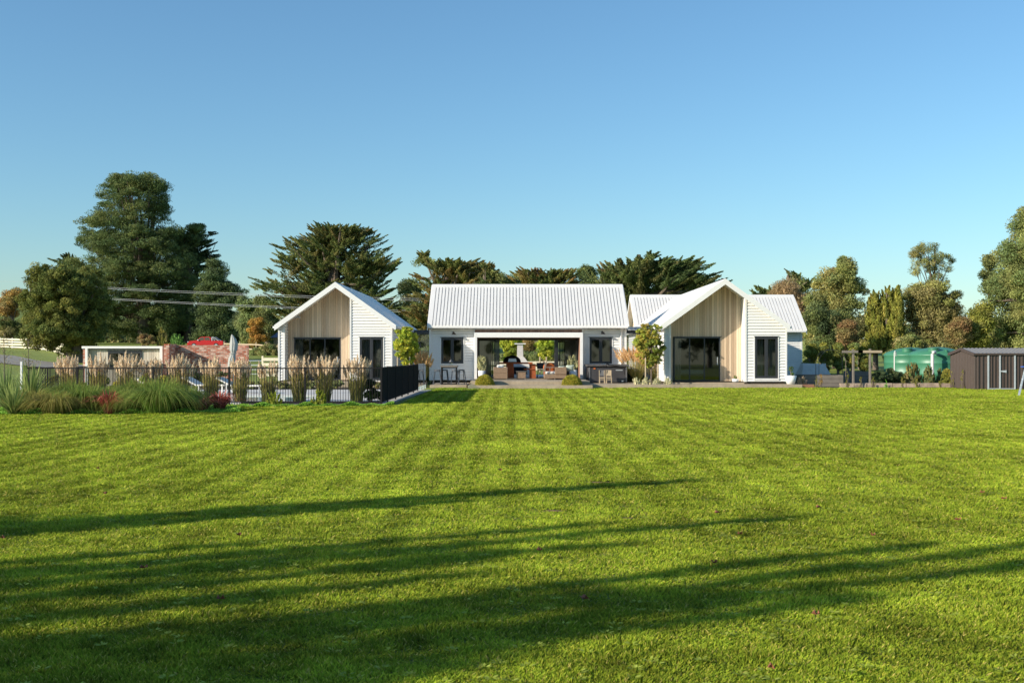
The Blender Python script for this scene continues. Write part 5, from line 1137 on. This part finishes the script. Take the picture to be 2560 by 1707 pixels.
def boxball(px, lab, seed, s=1):
    rng = np.random.default_rng(seed); x, y, z = PX(px,55.05), 55.07, .176; t = thing('box_ball', lab, 'topiary', (x,y,z), 0, 'clipped box balls on the step')
    n = 17000; u = nrm(rng.normal(size=(n,3))); u[:, 2] = np.abs(u[:, 2])*1.15-.12; f = rng.uniform(.86, 1.0, (n,1))*(1+.025*np.sin(u[:, :1]*9+u[:, 2:]*7))
    P = np.array([x, y, z])+u*f*np.array([.50*s, .46, .50]); P[:, 2] = np.maximum(P[:, 2], z+.01); lv = Leaves(); lv.add(P, u+.8*rng.normal(size=(n,3)), .045, .028, pick(BOX, n, rng, .25), rng); lv.build('foliage', M['leaf'], t)
    MB().lathe([(.02,0),(.30*s,.05),(.30*s,.15),(.2*s,.26),(.06,.3)],(x,y,z),20).build('twigs', M['bark'], t)
boxball(1212,'clipped box ball at the left end of the step, before the shaded pot',221); boxball(1430,'clipped box ball at the right end of the step, before the sunlit pot',222,1.06)
OLI = [(.27,.27,.19),(.20,.21,.14),(.34,.33,.25),(.16,.17,.10)]
for p, px, zt, sd in ((potL,1204.5,.82,231),(potR,1431,.86,232)):
    shrub('x','x',PX(px,60.0),60.0,zt,.30 if sd == 231 else .31,.40,60,110,.15,.075,OLI,sd,parent=p,flat=False,style='column',aspect=.26)
shrub('x','x',PX(1978,56.7),56.7,.60,.22,.36,16,24,.10,.08,[(.05,.09,.03),(.08,.11,.04)],233,parent=potW,flat=False)
shrub('x','x',11.55,57.9,.42,.16,.08,12,40,.08,.06,GREY,234,parent=smallpot)
# plumed grasses behind the pool fence
MG = [(177,890,37.9,'plumed grass clump furthest left, in front of the big tree trunk'),(245,889,37.9,'plumed grass clump before the left post of the pool house'),(316,886,37.8,'plumed grass clump before the dark pool house window'),(382,896,38.0,'plumed grass clump before the right end of the pool house'),
      (449,889,37.9,'plumed grass clump before the shaded part of the brick wall'),(528,895,37.7,'narrow plumed grass clump left of the parasol'),(600,897,37.8,'plumed grass clump just right of the parasol'),(671,903,37.6,'thin plumed grass clump before the board fence'),
      (748,890,37.4,'plumed grass clump before the left end of the sliding door'),(811,892,37.4,'plumed grass clump before the right half of the sliding door'),(891,893,37.4,'plumed grass clump before the french door, nearest the fence corner')]
for i, (px, py, y, lab) in enumerate(MG):
    miscanthus(lab, PX(px,y), y, PZ(py,y)*1.0, 240+i, n=[30,30,34,26,34,20,28,18,32,34,30][i], spread=[.44,.36,.46,.34,.44,.32,.36,.28,.36,.40,.36][i], z=.03)
miscanthus('golden plumed grass between the left house and the pavilion', PX(1052,57.5), 57.5, 1.85, 260, n=60, spread=.62, z=.0, warm=1)
miscanthus('golden plumed grass fountain beside the hot tub', PX(1592,60.6), 60.6, 2.0, 261, n=80, spread=1.25, z=.1, warm=1)
miscanthus('golden plumed grass behind the staked tree of the right house', PX(1640,60.9), 60.9, 1.7, 262, n=50, spread=.9, z=.1, warm=1)
shrub('shrub','dark leafy shrub in the corner between pavilion and right house', PX(1588,62.5), 62.5, .1, .8, .5, 60, 120, .25, .12, DK, 263)
shrub('shrub','dark climbing shrub in the gap left of the pavilion', PX(1055,66), 66, .1, .6, .9, 60, 120, .25, .12, DK+BGR[:1], 264)
# left border: flaxes, tussocks, red flaxes
FLX = [(.05,.075,.022),(.075,.10,.03),(.035,.055,.018)]; FLT = [(.16,.19,.07),(.10,.13,.045)]
tuft('flax','dark upright flax at the far left edge, half out of view',PX(18,34),34,0,1.35,.62,130,.045,[(.045,.07,.025)],[(.10,.14,.05)],270,'flax',stiff=True,grp='spiky flaxes')
tuft('flax','large spiky flax in front of the end of the pool fence',PX(78,33.6),33.6,0,1.45,1.15,150,.05,FLX,FLT,271,'flax',stiff=True,grp='spiky flaxes')
tuft('flax','bright spiky flax nearest the lawn at far left',PX(34,30.6),30.6,0,.95,.75,130,.04,FLX,FLT,272,'flax',stiff=True,grp='spiky flaxes')
TUS = [(.07,.08,.018),(.10,.10,.025),(.05,.06,.015)]; TUT = [(.17,.135,.05),(.11,.11,.03)]
TG = [(.05,.095,.016),(.07,.12,.02),(.03,.06,.012)]; TGT = [(.085,.13,.028),(.13,.14,.04)]
for i, (px, y, h, sp, c, tp, lab) in enumerate([(82,31.8,.70,.8,TUS,TUT,'golden tussock between the two left flaxes'),(140,30.9,.66,.95,TUS,TUT,'golden brown tussock left of the green tussock'),(212,31.6,.88,1.0,TG,TGT,'bright green tussock between the golden one and the red flax'),
        (255,33.4,.8,.8,TG,TGT,'green tussock behind the left red flax'),(395,31.2,.92,1.35,TG,TGT,'largest green tussock mound, in front of the others in the middle of the border'),(350,32.8,1.0,1.3,TUS+TG,TGT,'yellow green tussock behind the largest mound, on its left'),(412,33.2,1.0,1.1,TUS+TG,TGT,'yellow green tussock behind the largest mound, on its right'),(178,32.6,.95,.9,[(.03,.055,.014),(.045,.07,.018)],TGT,'dark green tussock behind the golden brown one'),(310,31.6,.72,.75,[(.03,.055,.014),(.045,.07,.018)],TGT,'dark green tussock right of the left red flax'),(462,32.4,.78,.8,[(.03,.055,.014),(.045,.07,.018)],TGT,'dark green tussock between the largest mound and the red flaxes')]):
    tuft('tussock',lab,PX(px,y),y,0,h,sp,1500 if i > 3 else 1000,.014,c,tp,280+i,'grass tussock',grp='tussocks in the left border',rb=.34,droop=1.3)
RF = [(.10,.018,.022),(.15,.03,.032),(.05,.012,.014)]; RFT = [(.28,.085,.07),(.18,.055,.045)]
for i, (px, y, h, sp, lab) in enumerate([(272,31.0,.66,.85,'red flax between two green tussocks'),(505,31.9,.46,.75,'lower left red flax right of the largest tussock'),(550,32.8,.62,.95,'larger red flax at the right end of the border')]):
    tuft('red_flax',lab,PX(px,y),y,0,h,sp,150,.034,RF,RFT,290+i,'flax',grp='red flaxes',droop=.8)
for px, lab in ((685,'small bushy yellow green shrub in front of the pool fence, left of the two'),(797,'small bushy yellow green shrub in front of the pool fence, right of the two')):
    shrub('shrub', lab, PX(px,35.6), 35.6, 0, .30, .26, 40, 110, .12, .06, [(.15,.17,.03),(.11,.14,.025),(.19,.20,.04)], px, style='column')
shrub('shrub','dark mounded shrub inside the pool fence by the corner', PX(925,38.2), 38.2, .06, .52, .36, 60, 160, .16, .07, DK+TG[:1], 301)
for i, (px, lab) in enumerate([(640,'low grey green shrub left of the deck of the left house'),(700,'low grey shrub below the left nib of the left house'),(770,'low shrub below the sliding door of the left house'),(840,'low shrub below the right part of the sliding door'),(900,'low shrub below the french door of the left house'),(930,'low shrub at the right end of the bed by the left house')]):
    shrub('low_shrub', lab, PX(px,54.5), 54.5, .02, .72, .19, 50, 110, .15, .08, GREY+OLV[:2], 305+i, grp='low shrubs below the left house', ry=1.2)
# hedge of small leaved plants behind the left part of the pool fence
for i, px in enumerate((130,170,210,250,290,330,370,405)):
    shrub('hedge_shrub', ['leafy hedge shrub behind the fence, %s from the left' % w for w in ('first','second','third','fourth','fifth','sixth','seventh','eighth')][i], PX(px,40.5), 40.5, .0, .42, .50, 50, 120, .18, .07, BOX+BGR[:1], 320+i, grp='hedge shrubs behind the left pool fence')
for i, px in enumerate((440,480,520,560,600)):
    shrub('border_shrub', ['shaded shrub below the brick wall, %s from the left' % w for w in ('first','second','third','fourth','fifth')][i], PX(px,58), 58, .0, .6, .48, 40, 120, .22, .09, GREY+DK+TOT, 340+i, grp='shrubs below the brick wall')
# thin young trees with almost no leaves at far left
for px, y, zt, lab in ((10,48,.2,'thin bare young tree right at the left edge'),(71,48,.2,'thin bare young tree rising beside the white post')):
    x = PX(px,y); t = thing('bare_tree', lab, 'tree', (x,y,0)); b = MB(); zt = PZ(840 if px < 50 else 848,y)
    b.tube([(x,y,0),(x+.02,y,zt*.5),(x-.02,y,zt)],[.03,.022,.006],6); rg = random.Random(px); C = []
    for k in range(26):
        z = .7+(zt-.7)*rg.random(); a = rg.uniform(0,6.28); L = .35*(1-z/zt*.5); e = (x+L*math.cos(a),y+L*math.sin(a),z+.25); b.tube([(x,y,z),e],[.007,.003],4); C.append(e)
    b.build('trunk', M['bark'], t); rng = np.random.default_rng(px); P = np.repeat(np.array(C),9,0)+.12*rng.normal(size=(26*9,3)); lv = Leaves(); lv.add(P, rng.normal(size=P.shape), .06, .035, pick(OLV,len(P),rng), rng); lv.build('leaves', M['leaf'], t)
# yard behind the pavilion
for px0, px1, lab, sd in ((1238,1312,'yellow green tree left of the white flue, seen through the pavilion',351),(1328,1392,'yellow green tree right of the white flue, seen through the pavilion',352)):
    cx = (px0+px1)/2; T('yard_tree', lab, [(838,cx-12,cx+12),(848,px0+10,px1-10),(865,px0,px1),(885,px0+2,px1-2),(898,px0+12,px1-12)], 79, sd, 90, 90, .36, .18, GA, tx=cx, tr=.06, gz=.3, depth=1.0)
for px, lab in ((1267,'left leg of the stake frame of the left yard tree'),(1284,'right leg of the stake frame of the left yard tree'),(1350,'left leg of the stake frame of the right yard tree'),(1366,'right leg of the stake frame of the right yard tree')):
    o = MB().tube([(PX(px,78),78,.2),(PX(px,78),78,PZ(892,78))],.05,6).build('tree_stake', M['stake']); tagp(o, lab, 'stake', 'stakes in the yard')
for i, px in enumerate((1225,1262,1300,1340,1380,1420)):
    T('bank_shrub', 'rough shrub on the bank behind the yard, %s from the left' % ('first','second','third','fourth','fifth','sixth')[i], [(882+3*(i%2),px-18,px+18),(895,px-26,px+26),(918,px-28,px+28)], 96, 360+i, 70, 120, .5, .2, (BGR+GREY) if i%2 else (OLV+GREY), tr=.05, cat='shrub', grp='shrubs on the bank')
T('yard_pine','dark tree between the two yellow yard trees, seen through the pavilion',[(815,1290,1350),(845,1285,1345),(875,1290,1340),(890,1295,1335)],104,370,90,140,.8,.25,DK+MACB,tx=1318,tr=.5,cat='tree')
# ---------------------------------------------------------------- trees out of view that shade the lawn or mirror in the glass
def cone_tree(label, tip, Hh, spires, seed, dens=1):
    """tree of several upright leaders; spires: (sideways offset, height, radius at the foot)"""
    k = 1/math.tan(SUN_EL); ca, sa = math.cos(SUN_AZ), math.sin(SUN_AZ); x0 = tip[0]-Hh*k*ca; y0 = tip[1]-Hh*k*sa
    t = thing('conifer', label, 'tree', (x0,y0,0), 0, 'conifers left of the lawn'); rng = np.random.default_rng(seed); lv = Leaves(); tb = MB()
    for off, h, r in spires:
        x = x0-sa*off; y = y0+ca*off; tb.tube([(x0,y0,.3),(x,y,h*.35),(x,y,h*.97)],[.13,.07,.01],6)
        n = int((150*h*r*.17+34)*dens); kk = rng.random(n)**.8; kk = kk*.97+.01; lump = .35+.85*np.abs(np.sin(kk*17+off*7)); th = rng.uniform(0,2*math.pi,n); rad = r*kk**.85*lump*rng.uniform(.4,1.15,n)
        per = 55; idx = np.repeat(np.arange(n),per); u = rng.random(n*per); L = rad[idx]*u; zb = h*(1-kk[idx])+.0; z = np.minimum(zb+L*1.3+.25*u, h*(1-.0*u))
        P = np.stack([x+np.cos(th[idx])*L, y+np.sin(th[idx])*L, z],1)+rng.normal(size=(n*per,3))*.045
        D = np.stack([np.cos(th[idx]),np.sin(th[idx]),np.full(len(u),1.2)],1)+.4*rng.normal(size=P.shape); lv.add(P, D, .15, .05, pick(PINE,len(u),rng), rng)
    lv.build('crown', M['leaf'], t); tb.tube([(x0,y0,-.1),(x0,y0,.6)],[.2,.14],8); tb.build('trunk', M['bark'], t)
cone_tree('conifer beside the lawn out of view, furthest up the lawn', (2.4,14.3), 9.0, [(0,9.0,1.1),(-.45,7.6,.8)], 401, 1.5)
cone_tree('conifer beside the lawn out of view, second', (3.0,11.15), 9.2, [(0,9.2,1.0),(.5,8.3,.9),(-.5,8.2,1.1),(-1.1,7.5,1.0),(.95,7.4,.8)], 402, .65)
cone_tree('conifer beside the lawn out of view, third', (6.2,10.35), 9.6, [(0,9.6,1.1),(-.5,8.9,1.1),(.45,8.5,.9),(-.8,7.9,1.0)], 403, .45)
cone_tree('conifer beside the lawn out of view, fourth', (1.7,7.5), 8.6, [(0,8.6,1.0),(.5,8.3,.9),(-.6,7.9,1.0)], 404, .30)
cone_tree('conifer beside the lawn out of view, fifth', (-.1,6.1), 8.0, [(0,8.0,1.2),(.3,7.4,.9)], 405, .30)
ORD0 = 'first second third fourth fifth sixth seventh eighth ninth tenth eleventh twelfth thirteenth'.split()
proto = None
for i in range(13):
    x = -54+9*i; y = -36-5*(i % 3)
    if proto is None:
        proto = thing('garden_tree','leafy tree beyond the lower end of the lawn, out of view, first from the left','tree',(0,0,0),0,'trees beyond the lower end of the lawn')
        lv, C0 = crown([(9.5,-.8,.8),(8.5,-2.8,2.8),(6,-4.6,4.6),(3,-4.8,4.8),(.5,-4,4)],0,4.5,170,110,1.2,.42,DK+MAC,'broad',500); lv.build('crown', M['leaf'], proto); trunk(proto,0,0,0,8,.3,C0,np.random.default_rng(3),10); proto.location = (x,y,0)
    else: dup(proto,(x,y,0),label='leafy tree beyond the lower end of the lawn, out of view, %s from the left' % ORD0[i],rz=i*1.3,scale=.85+.3*((i*7)%5)/5)
# ---------------------------------------------------------------- fallen leaves, ground cover, grass blades
rr = random.Random(12); NL = []
for i, (px, py) in enumerate([(263,1243),(245,1178),(597,1349),(360,1433),(552,1512),(8,1357),(2456,1240),(2510,1256),(2045,1278),(1792,1292),(1786,1420),(2182,1350),(1460,1512),(1930,1690),(1250,1183),(1348,1388),(2040,1552),(1850,1346),(840,1175),(2395,1310)]):
    Y = F*CZ/(py-HY); x = PX(px,Y); a = rr.uniform(0,6.28); s = .024+.012*rr.random(); b = MB()
    pts = [(x+s*(1 if k%2 else .55)*math.cos(a+k*math.pi/5), Y+s*(1 if k%2 else .55)*math.sin(a+k*math.pi/5), .045+.012*(k%3)) for k in range(10)]
    b.add([(x,Y,.04)]+pts, [(0,k+1,(k+1)%10+1) for k in range(10)]); o = b.build('fallen_leaf', M['deadleaf'])
    NL.append((px, o))
ORD = 'first second third fourth fifth sixth seventh eighth ninth tenth eleventh twelfth thirteenth fourteenth fifteenth sixteenth seventeenth eighteenth nineteenth twentieth'.split()
for i, (px, o) in enumerate(sorted(NL, key=lambda a: a[0])): tagp(o, 'reddish brown fallen leaf on the lawn, %s from the left' % ORD[i], 'leaf', 'fallen leaves on the lawn')
# clover and weeds along the pool fence and border
rng = np.random.default_rng(77); lv = Leaves(); n = 60000; px = rng.uniform(-30,985,n); y0 = np.where(px < 600, 30.6+.9*(px/600), 34.6+0*px); y0 = np.where((px >= 600), 35.0+.9*(px-600)/385, y0)
yy = y0+np.abs(rng.normal(size=n))*np.where(px < 600, 1.6, .35)-.1; xx = (px-CX)*yy/F; zz = .015+.13*rng.random(n)*(.5+.5*np.sin(xx*7)*np.sin(xx*2.3+1))
P = np.stack([xx,yy,zz],1); yy = np.minimum(yy, 36.1); P[:, 1] = yy; lv.add(P, rng.normal(size=P.shape)+np.array([0,0,.6]), .05, .035, pick([(.10,.20,.03),(.07,.15,.025),(.14,.22,.04)],n,rng), rng)
tagp(lv.build('ground_cover', M['leaf'], None, 'stuff'), 'clover and weeds along the foot of the border and pool fence')
def lawn_grass():
    rng = np.random.default_rng(99); N = 1400000
    # density falls with distance: sample y with pdf ~ y^-0.55 over the view wedge
    u = rng.random(N); a0, a1, e = 5.1, 57.0, .30; y = (a0**e+u*(a1**e-a0**e))**(1/e)
    x = (rng.random(N)-.5)*2*(.49*y+.6)
    ok = ~((y > 30.7+.5*np.clip((x+16)/6.5,0,1)) & (x < -9.3)) & ~((y > 35.9) & (x < -3.7)) & ~((y > 54.4) & (x > -2.3) & (x < 4.1)) & ~((y > 55.9)) & ~((x > 21.9) & (y > 53.1)) & ~((x < -10) & (y > 30.4))
    for px, py, w, d in ((1497,1207,.2,.09),(1385,1278,.11,.06),(1135,1079,.3,.14),(1570,1296,.07,.04)):
        Y = F*CZ/(py-HY); ok &= (((x-PX(px,Y))/w)**2+((y-Y)/d)**2 > .8+.8*rng.random(N))
    x = x[ok]; y = y[ok]; n = len(x)
    s = np.clip(y/9, 1, 4.2); cl = np.sin(x*5.1+1.7*np.sin(y*3.3))*np.sin(y*4.7+1.3*np.sin(x*2.9)); cl2 = np.sin(x*13+2*np.sin(y*9))*np.sin(y*15+x*3)
    h = (.024+.011*rng.random(n)+.011*cl+.007*cl2).clip(.008,1)*(1+.18*(s-1)); w = .0038*s**.9*rng.uniform(.7,1.4,n); az = rng.uniform(0,2*math.pi,n); lean = .028*rng.random(n)*s**.5
    sq0 = np.tanh(2.2*(np.sin(11.4*x-1.571+.35*np.sin(y*.3))+.45*np.sin(x*1.9+1))); dx = np.cos(az)*lean; dy = np.sin(az)*lean+.012*sq0*s**.5*np.clip((y-7)/8,0,1); wa = rng.uniform(0,math.pi,n); wx = np.cos(wa)*w; wy = np.sin(wa)*w
    z = np.zeros(n)
    V = np.stack([np.stack([x-wx,y-wy,z],1), np.stack([x+wx,y+wy,z],1), np.stack([x+dx*.5+wx*.7,y+dy*.5+wy*.7,h*.62],1), np.stack([x+dx*1.3,y+dy*1.3,h],1)],1)
    col = pick([(.17,.235,.028),(.21,.27,.034),(.13,.195,.024),(.25,.27,.045),(.17,.235,.028)],n,rng,.13)
    fb = np.zeros(n)
    for q in range(28):
        f_ = 1.2*1.13**q; a_ = rng.uniform(0,6.28); fb += .040*np.sin(f_*(x*np.cos(a_)+y*np.sin(a_))+rng.uniform(0,6.28)+.8*np.sin(x*.7+q))
    big = .5+.5*np.sin(x*.8+1.1*np.sin(y*.45))*np.sin(y*.37+.9*np.sin(x*.5)); fine = cl*.06+fb; sq = np.tanh(2.2*(np.sin(11.4*x-1.571+.35*np.sin(y*.3))+.45*np.sin(x*1.9+1))); fd = np.clip((y-7)/8,0,1); stripe = .10*sq*fd  # stripe: light and dark of the blades' lean, painted into their colour too
    col *= (1+.24*(big-.5)+fine+stripe)[:, None]; yel = rng.random(n) < .05; col[yel] = np.array([.36,.32,.13])
    C = np.repeat(col,4,0)
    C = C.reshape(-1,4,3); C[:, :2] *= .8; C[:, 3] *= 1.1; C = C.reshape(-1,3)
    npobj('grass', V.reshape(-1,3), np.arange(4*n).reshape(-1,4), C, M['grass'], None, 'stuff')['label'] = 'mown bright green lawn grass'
    # small broad leaved weeds scattered near the camera
    lv = Leaves(); m = 500; cx = (rng.random(m)-.5); cy = 5.2+11*rng.random(m)**1.2; cx = cx*.95*cy; idx = np.repeat(np.arange(m),9); a = rng.uniform(0,6.28,m*9)
    P = np.stack([cx[idx]+.03*np.cos(a),cy[idx]+.03*np.sin(a),np.full(m*9,.035)+.01*rng.random(m*9)],1); lv.add(P, np.stack([np.cos(a),np.sin(a),.25+0*a],1), .036, .015, pick([(.14,.17,.03),(.17,.20,.04)],m*9,rng), rng, nb=np.tile(np.array([[0,0,1.]]),(m*9,1)))
    lv.build('lawn_weeds', M['leaf'], None, 'stuff')['label'] = 'small flat weeds among the lawn grass'
lawn_grass()
